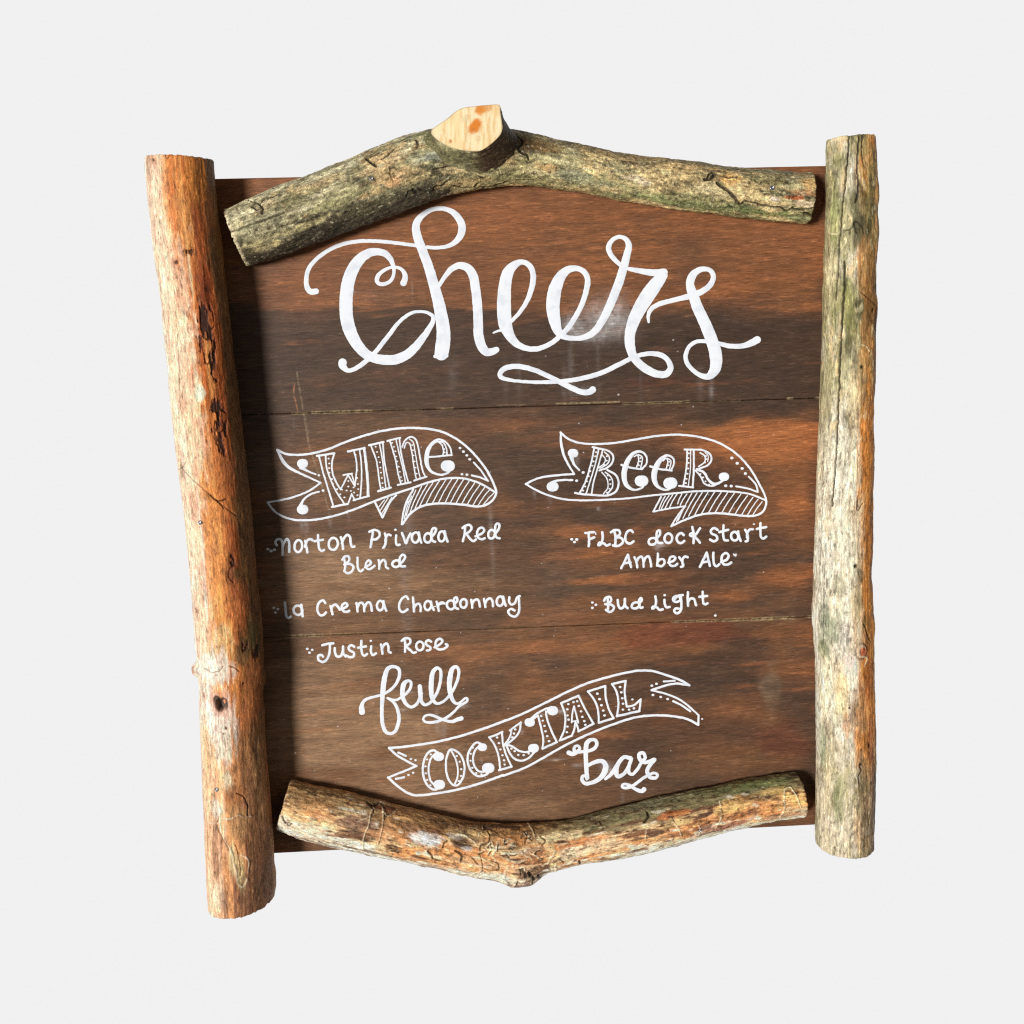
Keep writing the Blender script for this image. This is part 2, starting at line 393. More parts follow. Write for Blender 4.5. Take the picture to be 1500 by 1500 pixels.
THICK = 0.016
for k in range(3):
    nx, nz = 900, 370
    u = np.linspace(0, 1, nx); v = np.linspace(0, 1, nz)
    gx = X0 + (X1 - X0) * u
    gap = 0.0002
    top = edge_z(k, gx) - (gap if k else 0); bot = edge_z(k + 1, gx) + (gap if k < 2 else 0)
    ed = fbm(np.stack([gx, gx * 0 + k, gx * 0], 1), (60, 1, 1), 3, 5)
    if k: top = top - 0.0003 * np.abs(ed)
    if k < 2: bot = bot + 0.0003 * np.abs(ed[::-1])
    xx = np.tile(gx, (nz, 1)); zz = top[None] + (bot - top)[None] * v[:, None]
    x, z = xx.ravel(), zz.ravel()
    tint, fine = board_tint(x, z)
    dt = (np.tile(top, (nz, 1)) - zz).ravel(); db = (zz - np.tile(bot, (nz, 1))).ravel()
    dd = np.minimum(dt, db)
    y = 0.0005 * (1 - sstep(0, 0.0011, dd)) ** 2
    # dirt in the seams, then raw wood and filler
    for side, dist in ((k, dt), (k + 1, db)):
        if side in SEAMS:
            tint = mix(tint, C_BLK, (1 - sstep(0.0002, 0.0009, dist)) * 0.25)
            A, B = EDGE[side]
            for p0, p1, off, hw, st in SEAMS[side]:
                xa = W(p0, A[1] + (B[1] - A[1]) * (p0 - A[0]) / (B[0] - A[0]))[0]
                xb = W(p1, A[1] + (B[1] - A[1]) * (p1 - A[0]) / (B[0] - A[0]))[0]
                sgn = dist if side == k + 1 else -dist                 # positive = above the seam
                wv = fbm(np.stack([x, x * 0, x * 0 + p0], 1), (500, 1, 1), 3, 9)
                m = (1 - sstep(hw * PX * .6, hw * PX * 1.15, np.abs(sgn + off * PX) + 0.4 * PX * wv)) * sstep(xa - .002, xa + .002, x + 0.003 * wv) * (1 - sstep(xb - .002, xb + .002, x + 0.003 * wv))
                tint = mix(tint, C_FIL * (0.75 + 0.35 * wv[:, None]), m * st * np.clip(.8 + .7 * vnoise(np.stack([x * 330, z * 900, x * 0 + p0], 1), 8), 0, 1))
    tint = np.clip(tint, .004, .9)
    V = np.stack([x, y, z], 1)
    grain = V.copy(); grain[:, 2] -= 0.03 * x; grain[:, 0] += k * 3.7; grain[:, 2] += k * 1.3
    Fq = quads(nz, nx)
    # rim and back
    top_i = np.arange(nx); bot_i = (nz - 1) * nx + np.arange(nx); lef = np.arange(nz) * nx; rig = lef + nx - 1
    rim = np.concatenate([top_i, rig[1:], bot_i[::-1][1:], lef[::-1][1:-1]])
    n0 = len(V); bk = V[rim].copy(); bk[:, 1] = THICK
    V = np.vstack([V, bk]); grain = np.vstack([grain, bk]); tint = np.vstack([tint, np.tile(C_OR * .8, (len(rim), 1))])
    i = np.arange(len(rim)); j = (i + 1) % len(rim)
    Fr = np.stack([rim[j], rim[i], n0 + i, n0 + j], 1)[:, ::-1]
    loops = np.concatenate([Fq[:, ::-1].ravel(), Fr.ravel(), n0 + i])
    starts = np.concatenate([np.arange(len(Fq) + len(Fr)) * 4, [4 * (len(Fq) + len(Fr))]])
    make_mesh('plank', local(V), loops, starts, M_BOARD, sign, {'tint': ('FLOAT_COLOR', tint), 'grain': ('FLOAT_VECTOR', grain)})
# ------------------------------------------------------------------ the logs of the frame
class Log:
    """A round log whose axis was found at given pixels: (px, py, radius px) rows, lying on the board."""
    def __init__(s, rows, N, M, seed, lift=1.0, shear0=(0, 0), shear1=(0, 0)):
        rows = catmull(np.array(rows, float), 6.0)
        s.seed = seed
        h = 0.035
        for _ in range(3):                               # the log touches the board: axis one radius in front
            C = on_plane(rows[:, 0], rows[:, 1], -np.asarray(h) * lift) if np.ndim(h) == 0 else np.array(
                [on_plane(np.array([a]), np.array([b]), -hh * lift)[0] for a, b, hh in zip(rows[:, 0], rows[:, 1], h)])
            r = rows[:, 2] * depth_of(C) / F_PX
            h = r
        L = np.concatenate([[0], np.cumsum(np.linalg.norm(np.diff(C, axis=0), axis=1))])
        si = np.linspace(0, L[-1], N)
        s.S = si; s.N, s.M = N, M; s.len = L[-1]
        s.C = np.stack([np.interp(si, L, C[:, k]) for k in range(3)], 1)
        s.r = np.interp(si, L, r)
        s.P = np.stack([np.interp(si, L, rows[:, k]) for k in range(3)], 1)     # pixel axis, pixel radius
        T = np.gradient(s.C, axis=0); T[:, 1] = 0
        k = np.ones(25) / 25
        for c in (0, 2):
            T[:, c] = np.convolve(np.pad(T[:, c], 12, mode='edge'), k, 'valid')
        s.T = T / np.linalg.norm(T, axis=1)[:, None]
        s.e2 = np.tile([0., -1, 0], (N, 1))
        s.e1 = np.stack([s.T[:, 2], s.T[:, 1] * 0, -s.T[:, 0]], 1)
        v = CAM_POS - s.C; 
        s.phi = np.arctan2((v * s.e1).sum(1), (v * s.e2).sum(1))
        Tp = np.gradient(s.P[:, :2], axis=0); s.Tp = Tp / np.linalg.norm(Tp, axis=1)[:, None]
        t_ = np.linspace(-math.pi, math.pi, M, endpoint=False); s.a = t_ - 0.5 * np.sin(t_)   # denser where it faces out
        s.SS = np.repeat(si, M); s.AA = np.tile(s.a, N); s.RR = np.repeat(s.r, M)
        s.disp = np.zeros(N * M)
        g = np.stack([s.SS + seed * 2.1, np.cos(s.AA) * s.RR, np.sin(s.AA) * s.RR], 1)
        s.grain = g
        s.shear0, s.shear1 = shear0, shear1
        s.crack = np.zeros(N * M)
    def at(s, px, py):
        d = (s.P[:, 0] - px) ** 2 + (s.P[:, 1] - py) ** 2
        i = int(np.argmin(d)); q = np.array([px, py]) - s.P[i, :2]
        t = (-s.Tp[i, 1] * q[0] + s.Tp[i, 0] * q[1]) / s.P[i, 2]
        # (−ty, tx) in the image is +e1 on the log
        return s.S[i] + (q @ s.Tp[i]) * s.r[i] / s.P[i, 2], math.asin(max(-.985, min(.985, t))) + s.phi[i], i
    def delta(s, s0, a0):
        da = (s.AA - a0 + math.pi) % (2 * math.pi) - math.pi
        return s.SS - s0, da * s.RR
    def blob(s, px, py, hl, hw, n=None, amp=0.5, soft=0.35, tilt=0.0):
        """half length along and half width around the log, in pixels"""
        s0, a0, i = s.at(px, py)
        u = s.r[i] / s.P[i, 2]
        ds, da = s.delta(s0, a0)
        da = da - tilt * ds
        d = np.hypot(ds / (hl * u), da / (hw * u))
        if n is not None: d = d + amp * n
        return 1 - sstep(1 - soft, 1 + soft, d)
    def line(s, pts, w):
        """1 on a polyline of pixels, falling to 0 at w pixels from it"""
        p_ = np.asarray(pts, float)[:, :2]
        if len(p_) > 2:
            p_ = catmull(p_, 4.0)
            p_ = p_ + 0.55 * np.stack([vnoise(np.stack([p_[:, 0] * .31, p_[:, 1] * .31, p_[:, 0] * 0 + c_ * 5.], 1), 21) for c_ in (0, 1)], 1)
        Q = [s.at(*p) for p in p_]
        out = np.zeros(len(s.SS))
        for (s0, a0, i), (s1, a1, j) in zip(Q[:-1], Q[1:]):
            u = s.r[i] / s.P[i, 2]
            lo, hi = min(s0, s1) - 4 * w * u, max(s0, s1) + 4 * w * u
            i0, i1 = np.searchsorted(s.S, lo), np.searchsorted(s.S, hi)
            if i1 <= i0: continue
            sl = slice(i0 * s.M, i1 * s.M)
            ds = s.SS[sl] - s0; da = ((s.AA[sl] - a0 + math.pi) % (2 * math.pi) - math.pi) * s.RR[sl]
            ux, uy = s1 - s0, ((a1 - a0 + math.pi) % (2 * math.pi) - math.pi) * s.r[i]
            L2 = ux * ux + uy * uy + 1e-12
            t = np.clip((ds * ux + da * uy) / L2, 0, 1)
            d = np.hypot(ds - t * ux, da - t * uy) / u
            out[sl] = np.maximum(out[sl], 1 - sstep(0.35 * w, w, d))
        return out
    def crackline(s, pts, w, depth, dark=1.0, jit=0.0):
        if s.seed in (3, 4): w, depth = w * 1.3, depth * 1.3
        p = np.asarray(pts, float)
        if jit:
            p = catmull(p, 3.0)
            rng = np.random.default_rng(int(p[0, 0] * 7 + p[0, 1]))
            p = p + np.interp(np.arange(len(p)), np.arange(0, len(p) + 3, 2), rng.normal(0, jit, len(np.arange(0, len(p) + 3, 2))))[:, None] * [1, .6]
        m = s.line(p, w)
        s.disp -= m * depth; s.crack = np.maximum(s.crack, m * dark)
        return m
    def ridge(s, pts, w, height):
        m = s.line(pts, w); s.disp += m * height; return m
    def n(s, sl, sa, oct=4, k=0):
        return fbm(s.grain, (sl, sa, sa), oct, s.seed * 31 + k)
    def build(s, name, tint, end_tint, parent, grit=.8, along=150, gl=45, m=M_BARK, gain=1.2):
        N, M = s.N, s.M
        ga, gb = s.n(along, 260, 4, 101), s.n(along * 1.7, 300, 3, 103)
        gc = s.n(gl, 95, 4, 107)
        s.disp = s.disp + grit * (0.00045 * ga + 0.00022 * gb + 0.0005 * gc)
        tint = tint * np.clip(1 + 0.34 * grit * ga + 0.26 * grit * gb + 0.22 * gc, .35, 1.6)[:, None]
        pit = sstep(.5, .8, -gb - .4 * gc) * grit
        tint = mix(tint, tint * .45, np.clip(pit, 0, 1))
        rr = s.RR + s.disp
        # slightly rounded ends
        for e in (s.SS, s.len - s.SS):
            q = np.clip(1 - e / 0.0022, 0, 1); rr = rr - 0.0014 * q * q
        V = (np.repeat(s.C, M, 0) + rr[:, None] * (np.cos(s.AA)[:, None] * np.repeat(s.e2, M, 0) + np.sin(s.AA)[:, None] * np.repeat(s.e1, M, 0)))
        w0 = np.clip(1 - s.SS / (1.6 * s.RR), 0, 1); w1 = np.clip(1 - (s.len - s.SS) / (1.6 * s.RR), 0, 1)
        rag = fbm(np.stack([np.cos(s.AA) * 4, np.sin(s.AA) * 4, s.AA * 0 + s.seed], 1), 3, 3, 5) * 0.0009
        sh = w0 * (s.shear0[0] * np.cos(s.AA) + s.shear0[1] * np.sin(s.AA)) * s.RR + w1 * (s.shear1[0] * np.cos(s.AA) + s.shear1[1] * np.sin(s.AA)) * s.RR
        sh = sh + (w0 ** 3 - w1 ** 3) * rag * 1.0
        V = V + np.repeat(s.T, M, 0) * sh[:, None]
        V[:, 1] = np.minimum(V[:, 1], -0.0003)                  # planed flat where it lies on the board
        tint = mix(tint, lin(26, 18, 13), np.clip(s.crack, 0, 1) * .92)
        tint = np.clip(tint * gain, 0.003, 0.86)
        o = make_mesh(name, local(V), quads(N, M, True).ravel(), np.arange((N - 1) * M) * 4, m, parent,
                      {'tint': ('FLOAT_COLOR', tint), 'grain': ('FLOAT_VECTOR', s.grain)})
        s.obj = o
        # sawn ends: discs of their own
        for e in (0, 1):
            ring = V[:M] if e == 0 else V[-M:]
            c = ring.mean(0); K = 24
            f = np.linspace(1, 0.02, K)[:, None, None]
            D = c + (ring[None] - c) * f
            rad = np.repeat(np.linspace(1, .02, K), M) * s.r[0 if e == 0 else -1]
            ang = np.tile(s.a, K)
            D = D.reshape(-1, 3)
            nn = fbm(np.stack([D[:, 0], D[:, 1], D[:, 2]], 1), 90, 4, 77)
            D = D + s.T[0 if e == 0 else -1] * (nn * 0.0006 * np.minimum(1, (1 - np.repeat(np.linspace(1, .02, K), M)) * 8))[:, None]
            rings = np.sin(rad * 2600 + 3 * nn)
            c3 = np.tile(end_tint, (len(D), 1)) * (0.85 + 0.12 * rings + 0.3 * nn)[:, None]
            Fq = quads(K, M, True)
            Fq = Fq if e == 1 else Fq[:, ::-1]
            last = (K - 1) * M + np.arange(M); last = last[::-1] if e == 0 else last
            make_mesh('cut_end', local(D), np.concatenate([Fq.ravel(), last]), np.append(np.arange(len(Fq)) * 4, len(Fq) * 4), M_CUT, o,
                      {'tint': ('FLOAT_COLOR', np.clip(c3, .01, .9)), 'grain': ('FLOAT_VECTOR', D)})
        return o
    def screw(s, px, py, r_px=4.0):
        s0, a0, i = s.at(px, py)
        nrm = math.cos(a0) * s.e2[i] + math.sin(a0) * s.e1[i]
        c = s.C[i] + nrm * (s.r[i] + 0.0002)
        t1 = s.T[i]; t2 = np.cross(nrm, t1)
        R = r_px * s.r[i] / s.P[i, 2]; K = 20
        prof = [(1.0, -0.0015), (1.0, 0.0003), (0.85, 0.0009), (0.62, 0.0010), (0.55, 0.0002), (0.1, 0.0)]
        V = []
        for f, hgt in prof:
            for q in range(K):
                a = 2 * math.pi * q / K
                V.append(c + nrm * hgt + R * f * (math.cos(a) * t1 + math.sin(a) * t2))
        Fq = quads(len(prof), K, True)
        last = (len(prof) - 1) * K + np.arange(K)
        make_mesh('screw_head', local(V), np.concatenate([Fq.ravel(), last]), np.append(np.arange(len(Fq)) * 4, len(Fq) * 4), M_STEEL, s.obj)

def meander(rng, px, py, ang, n, step, turn):
    out = [(px, py)]
    for _ in range(n):
        ang += rng.normal(0, turn)
        px += step * math.cos(ang); py += step * math.sin(ang)
        out.append((px, py))
    return out

# ---- left post: peeled, warm, with charred knots down its right side
g = Log([(263, 233, 48.5), (267, 290, 48.5), (278.5, 390, 49.3), (285, 440, 49.2), (301, 590, 48.6), (318, 740, 48.4), (331.5, 890, 48.4), (336.5, 960, 47.8),
         (339.5, 1040, 46.5), (343.5, 1120, 46.8), (347.5, 1190, 48), (351, 1250, 49), (354, 1322, 47)], 1500, 250, 1, shear0=(.0, -.06), shear1=(.02, .14))
n1 = g.n(7, 55); n2 = g.n(9, 300, 5, 1); n3 = g.n(60, 160, 4, 2); n4 = g.n(26, 420, 4, 3); n5 = g.n(14, 40, 3, 4)
g.disp += 0.0016 * g.n(7, 16, 3, 5) + 0.0004 * n3 + 0.00035 * n2
pale, cream, orange, rust = lin(252, 208, 176), lin(250, 222, 204), lin(228, 146, 76), lin(160, 78, 32)
olive, grey, char = lin(122, 100, 62), lin(200, 178, 150), lin(48, 26, 17)
low0 = sstep(.22, .5, g.SS)
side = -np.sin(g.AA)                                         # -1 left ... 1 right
tL = mix(np.tile(orange, (len(side), 1)), pale, 1 - sstep(-0.85, -0.15, side + 0.28 * n1 + 0.12 * n2))  # pale left flank, its blown highlight painted into the tint
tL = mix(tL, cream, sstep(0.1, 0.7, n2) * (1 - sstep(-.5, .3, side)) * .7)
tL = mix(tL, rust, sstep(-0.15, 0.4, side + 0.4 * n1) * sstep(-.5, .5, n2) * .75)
tL = mix(tL, lin(92, 66, 36), sstep(0.35, 0.7, side + 0.3 * n5) * .88)  # olive right flank, darkened further with its shade in the tint
tL = mix(tL, lin(196, 98, 36), (1 - low0) * sstep(-.35, .1, side + .3 * n1) * (1 - sstep(.3, .6, side)) * sstep(-.5, .4, n2 + .4 * n5) * .6)
low = sstep(0.60, 0.80, g.SS)                                 # lower part is greyer
tL = mix(tL, lin(222, 166, 116), low * .5)
tL = mix(tL, lin(126, 78, 50), low * sstep(-.1, .6, n1 + .5 * n2 + .5 * side) * .75)
for px, py, hl, hw, col, k in [
        (222, 300, 70, 12, lin(226, 180, 150), .5), (285, 270, 40, 22, lin(196, 120, 50), .8), (292, 370, 80, 14, rust, .8), (300, 310, 40, 16, lin(150, 80, 36), .55),
        (268, 330, 80, 12, lin(222, 150, 80), .7), (306, 450, 60, 14, rust, .8), (318, 520, 70, 10, lin(176, 92, 40), .7), (325, 600, 60, 12, rust, .7), (333, 680, 40, 12, lin(176, 96, 48), .7),
        (258, 450, 120, 26, pale, .6), (275, 600, 120, 26, pale, .6), (300, 420, 30, 8, lin(120, 50, 20), .6), (295, 573, 11, 8, lin(222, 208, 176), 1), (293, 580, 7, 6, lin(222, 208, 176), .8),
        (330, 730, 40, 14, rust, .4), (340, 790, 40, 10, rust, .7), (336, 830, 30, 8, lin(120, 62, 30), .6), (346, 870, 30, 16, lin(180, 96, 50), .7), (352, 920, 26, 12, lin(160, 84, 40), .6),
        (370, 930, 28, 12, lin(84, 72, 40), .85), (355, 945, 22, 12, lin(86, 74, 44), .7), (326, 930, 24, 12, lin(214, 184, 130), .6), (310, 970, 28, 28, cream, .8), (318, 1040, 40, 26, cream, .85), (330, 1080, 30, 14, lin(236, 224, 200), .7), (300, 1010, 40, 16, cream, .6),
        (370, 1000, 50, 16, lin(178, 106, 60), .8), (374, 970, 14, 6, lin(208, 130, 78), .7), (358, 1040, 20, 10, lin(170, 100, 58), .7), (368, 1070, 26, 8, lin(88, 62, 38), .7), (352, 1080, 30, 8, lin(96, 70, 44), .5),
        (333, 1130, 16, 8, lin(222, 204, 168), .9), (322, 1160, 10, 8, lin(200, 170, 130), .5), (340, 1148, 16, 14, lin(168, 106, 58), .8), (345, 1190, 26, 16, lin(176, 132, 84), .7), (318, 1170, 12, 10, lin(234, 220, 196), .7),
        (340, 1240, 24, 6, lin(206, 182, 134), .8), (352, 1260, 24, 6, lin(196, 172, 120), .8), (322, 1290, 20, 10, lin(232, 212, 180), .6), (368, 1290, 50, 18, lin(98, 68, 50), .6), (318, 1230, 40, 8, lin(120, 80, 56), .6), (330, 1300, 30, 6, lin(128, 84, 58), .6),
        (304, 1090, 60, 8, lin(222, 176, 120), .6), (342, 1110, 10, 6, lin(134, 92, 58), .6)]:
    tL = mix(tL, col, g.blob(px, py, hl, hw, .7 * n3 + .5 * n2, .6) * k)
# knots of char
charm = 0; nq = g.n(70, 130, 4, 61)
for px, py, hl, hw in [(303, 480, 22, 9), (300, 505, 16, 10), (306, 520, 14, 7), (312, 540, 18, 5), (310, 470, 14, 4), (318, 600, 16, 7), (322, 622, 16, 10), (326, 610, 14, 8), (320, 640, 18, 5), (312, 560, 9, 3), (278, 375, 6, 4), (300, 458, 8, 4),
                       (340, 815, 9, 4), (338, 835, 12, 2.5), (372, 950, 10, 6), (358, 935, 10, 4), (276, 372, 3, 6)]:
    charm = np.maximum(charm, g.blob(px, py, hl, hw, 1.0 * n3 + .6 * n2 + .5 * nq, .95, .3))
charm = charm * sstep(-.55, -.1, nq + .4 * n2)
rim_ = np.clip(charm * (1 - charm) * 4, 0, 1)
tL = mix(tL, lin(120, 50, 20), rim_ * .6); tL = mix(tL, char, charm * .95); g.disp -= charm * 0.0016
# holes
for px, py, r, d in [(260, 388, 3.2, .003), (325, 1017, 8.5, .007), (299, 1010, 3.5, .004), (288, 889, 3, .003), (318, 1012, 5, .004), (322, 1021, 5, .004), (328, 1060, 1.2, .001), (331, 1052, 1.2, .001), (226, 243, 2.4, .002), (355, 989, 1.5, .001)]:
    b = g.blob(px, py, r, r, n3, .4, .35); g.disp -= b * d; g.crack = np.maximum(g.crack, b * .95)
    ring = g.blob(px, py, r * 2.6, r * 2.2, n3, .5, .5) - b
    tL = mix(tL, lin(150, 88, 52), np.clip(ring, 0, 1) * .35)
tL = mix(tL, lin(190, 110, 66), g.blob(327, 1016, 3, 2.4, None, 0, .3) * .9); g.crack *= 1 - .9 * g.blob(327, 1016, 3, 2.4, None, 0, .3)
rngL = np.random.default_rng(11)
for pts, w, d, k in [([(258, 460), (262, 500), (264, 560), (266, 600), (274, 630), (277, 655), (274, 675), (264, 690)], 1.1, .0008, .6), ([(266, 680), (285, 700), (305, 717), (330, 738), (345, 750)], 1.2, .0008, .7),
                     ([(308, 720), (318, 728), (330, 725)], 1.5, .001, .9), ([(318, 728), (326, 738)], 1.5, .001, .9), ([(345, 1145), (356, 1152), (361, 1165), (361, 1178)], 1.4, .0012, .9), ([(320, 1180), (318, 1195), (326, 1210), (336, 1225)], 1.5, .0012, .5),
                     ([(302, 970), (312, 973), (322, 970), (327, 963)], 1.0, .0008, .7), ([(336, 963), (344, 966), (350, 972)], 1.4, .001, .8), ([(240, 232), (246, 240), (250, 236)], 1.2, .001, .7), ([(306, 990), (296, 1004)], 1, .0006, .4), ([(344, 1218), (350, 1240), (352, 1262)], 1.2, .001, .7)]:
    g.crackline(pts, w, d, k, .5)
for pts, w, d in [([(303, 1163), (312, 1162), (320, 1164), (324, 1172), (318, 1185)], 1.6, .0007), ([(322, 1182), (340, 1180), (348, 1176), (356, 1180), (366, 1180)], 1.8, .001), ([(322, 1184), (326, 1206), (338, 1226), (344, 1250), (350, 1275), (356, 1278), (361, 1268)], 2.2, .0009),
                  ([(304, 1180), (308, 1192), (318, 1190)], 2.5, .0008), ([(352, 1232), (362, 1240), (362, 1258)], 1.5, .0007)]:
    m = g.ridge(pts, w, d); tL = mix(tL, lin(232, 214, 186), m * np.clip(.45 + .5 * n3, 0, .8))
# chipped flakes on the outline
for px, py, hl, hw, d in [(284, 978, 9, 12, .006), (388, 990, 10, 10, .002), (390, 1020, 14, 12, -.002), (401, 1290, 20, 10, .002), (233, 430, 30, 12, -.0012), (247, 575, 20, 10, -.001), (290, 1010, 20, 14, -.002)]:
    g.disp += g.blob(px, py, hl, hw, None, 0, .6) * d
tL = mix(tL, lin(150, 96, 76), g.blob(283, 978, 8, 8, None, 0, .3) * .7)
specks = sstep(.55, .9, g.n(200, 420, 3, 9)); tL = mix(tL, lin(120, 66, 36), specks * .45)
tL = mix(tL, tL * .7, sstep(.1, .8, n4) * .5); tL = mix(tL, np.minimum(tL * 1.25 + .01, .82), sstep(.1, .8, -n4) * .5)
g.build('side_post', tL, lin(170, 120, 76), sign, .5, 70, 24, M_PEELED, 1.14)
g.obj['label'] = 'thick peeled orange and cream side post with charred knots'
g.screw(294, 760, 3.2); g.screw(318, 1141, 3.2)

# ---- right post: pale cream left half, orange right half, mossy at both ends, with a long drying crack
g = Log([(1246.5, 202, 34), (1246.5, 250, 35.8), (1247, 300, 37.5), (1245.5, 360, 39), (1244, 420, 38.5), (1241.5, 560, 39), (1238, 700, 40.3), (1234.5, 820, 41.5), (1235, 910, 43), (1238, 1000, 42),
         (1238.5, 1150, 43), (1237, 1238, 42)], 1350, 220, 2, shear0=(0, .05), shear1=(.06, -.05))
n1 = g.n(8, 60); n2 = g.n(12, 320, 5, 1); n3 = g.n(70, 180, 4, 2); n4 = g.n(30, 430, 4, 3); n5 = g.n(20, 50, 4, 4)
g.disp += 0.0018 * g.n(9, 18, 3, 5) + 0.0005 * n3 + 0.0004 * n2
side = -np.sin(g.AA)
cream2, pale2, or2, rust2 = lin(240, 228, 202), lin(222, 198, 160), lin(236, 152, 74), lin(186, 104, 46)
moss, moss2, dmoss, tan = lin(150, 142, 90), lin(118, 114, 72), lin(84, 78, 46), lin(220, 186, 130)
tR = mix(np.tile(cream2, (len(side), 1)), or2, sstep(-0.15, 0.3, side + .3 * n1 + .15 * n2))  # orange flank, colour brightened to stand in for light it lacks
tR = mix(tR, pale2, sstep(-.1, .5, n5 + .3 * n2) * (1 - sstep(.2, .6, side)) * .7)
tR = mix(tR, rust2, sstep(.1, .7, n1 + .4 * n2) * sstep(.25, .7, side) * .6)
tR = mix(tR, lin(186, 176, 150), sstep(.2, .8, n2) * (1 - sstep(-.2, .3, side)) * .5)
top = 1 - sstep(.24, .40, g.SS + .06 * n5 + .05 * side)
tR = mix(tR, moss, top * sstep(-.55, .35, n5 + .25) * .8)
tR = mix(tR, dmoss, top * sstep(-.1, .55, n5 + .5 * n3 + .35 * side - .1) * .85)
tR = mix(tR, tan, top * sstep(.15, .6, .6 * n3 - .5 * n5 + .4 * n2) * .8)
tR = mix(tR, lin(226, 208, 160), top * sstep(.35, .75, n3) * .5)
bot = sstep(.72, .79, g.SS + .03 * n5)
tR = mix(tR, lin(206, 188, 152), bot * .75)
tR = mix(tR, lin(156, 148, 106), bot * sstep(-.2, .5, n5 + .3 * n2) * .7)
tR = mix(tR, lin(112, 92, 62), bot * sstep(.0, .6, n3 + .7 * side) * .7)
tR = mix(tR, lin(230, 216, 186), bot * sstep(.3, .7, n3 - .3 * side) * .6)
for px, py, hl, hw, col, k in [
        (1222, 330, 50, 10, lin(150, 156, 96), .6), (1226, 250, 40, 12, lin(150, 142, 84), .5), (1258, 300, 40, 12, lin(84, 80, 46), .7), (1262, 345, 22, 14, lin(70, 64, 38), .7), (1282, 300, 60, 6, lin(210, 160, 96), .9), (1270, 390, 40, 14, lin(190, 136, 80), .7),
        (1218, 390, 30, 12, lin(220, 206, 160), .7), (1275, 430, 40, 14, lin(176, 124, 66), .8), (1240, 440, 40, 10, lin(146, 142, 84), .8), (1246, 480, 26, 8, lin(120, 116, 66), .8), (1224, 470, 20, 6, lin(140, 134, 84), .6), (1270, 470, 40, 8, lin(136, 92, 46), .8), (1280, 480, 30, 5, lin(110, 60, 30), .8),
        (1244, 507, 14, 6, lin(90, 86, 50), .8), (1268, 520, 30, 10, lin(206, 150, 88), .6), (1242, 614, 10, 6, lin(112, 112, 78), .8), (1250, 590, 50, 8, lin(224, 196, 146), .6), (1230, 640, 60, 10, cream2, .6),
        (1258, 690, 20, 6, lin(226, 200, 160), .7), (1270, 650, 80, 10, lin(204, 126, 56), .6), (1272, 780, 60, 10, lin(202, 128, 56), .7), (1250, 800, 50, 14, lin(226, 212, 180), .6), (1232, 760, 50, 10, lin(220, 208, 180), .5),
        (1226, 815, 8, 3, lin(150, 146, 104), .5), (1230, 850, 20, 8, lin(150, 142, 100), .5), (1258, 850, 50, 6, lin(140, 116, 66), .6), (1252, 880, 30, 8, lin(196, 172, 120), .5),
        (1210, 890, 26, 10, lin(178, 176, 150), .7), (1212, 920, 36, 14, lin(160, 162, 132), .75), (1222, 905, 26, 10, lin(154, 156, 128), .6), (1205, 945, 14, 10, lin(150, 152, 112), .8), (1238, 930, 24, 8, lin(214, 204, 186), .6), (1246, 955, 14, 10, lin(222, 200, 186), .7),
        (1270, 915, 30, 8, lin(128, 96, 52), .7), (1264, 905, 12, 5, lin(112, 96, 50), .7), (1272, 985, 40, 10, lin(170, 96, 46), .7), (1212, 985, 26, 14, lin(240, 228, 192), .9), (1210, 1020, 24, 10, lin(236, 222, 184), .8), (1232, 1010, 40, 12, lin(234, 204, 150), .8),
        (1240, 1050, 16, 6, lin(196, 130, 74), .6), (1250, 1030, 30, 8, lin(150, 100, 56), .6), (1206, 1080, 30, 8, lin(164, 172, 140), .7), (1262, 1050, 40, 8, lin(170, 110, 54), .7), (1274, 1080, 50, 5, lin(176, 104, 66), .6), (1276, 1150, 90, 4, lin(164, 112, 86), .6),
        (1222, 1040, 16, 8, lin(180, 176, 150), .6), (1216, 1130, 30, 8, lin(206, 186, 144), .5), (1228, 1160, 40, 8, lin(140, 144, 92), .6), (1210, 1210, 30, 12, lin(214, 196, 164), .6), (1262, 1130, 40, 10, lin(128, 104, 66), .6), (1266, 1200, 40, 8, lin(120, 94, 64), .6), (1252, 1228, 14, 3, lin(236, 226, 200), .6)]:
    tR = mix(tR, col, g.blob(px, py, hl, hw, .7 * n3 + .5 * n2, .6) * k)
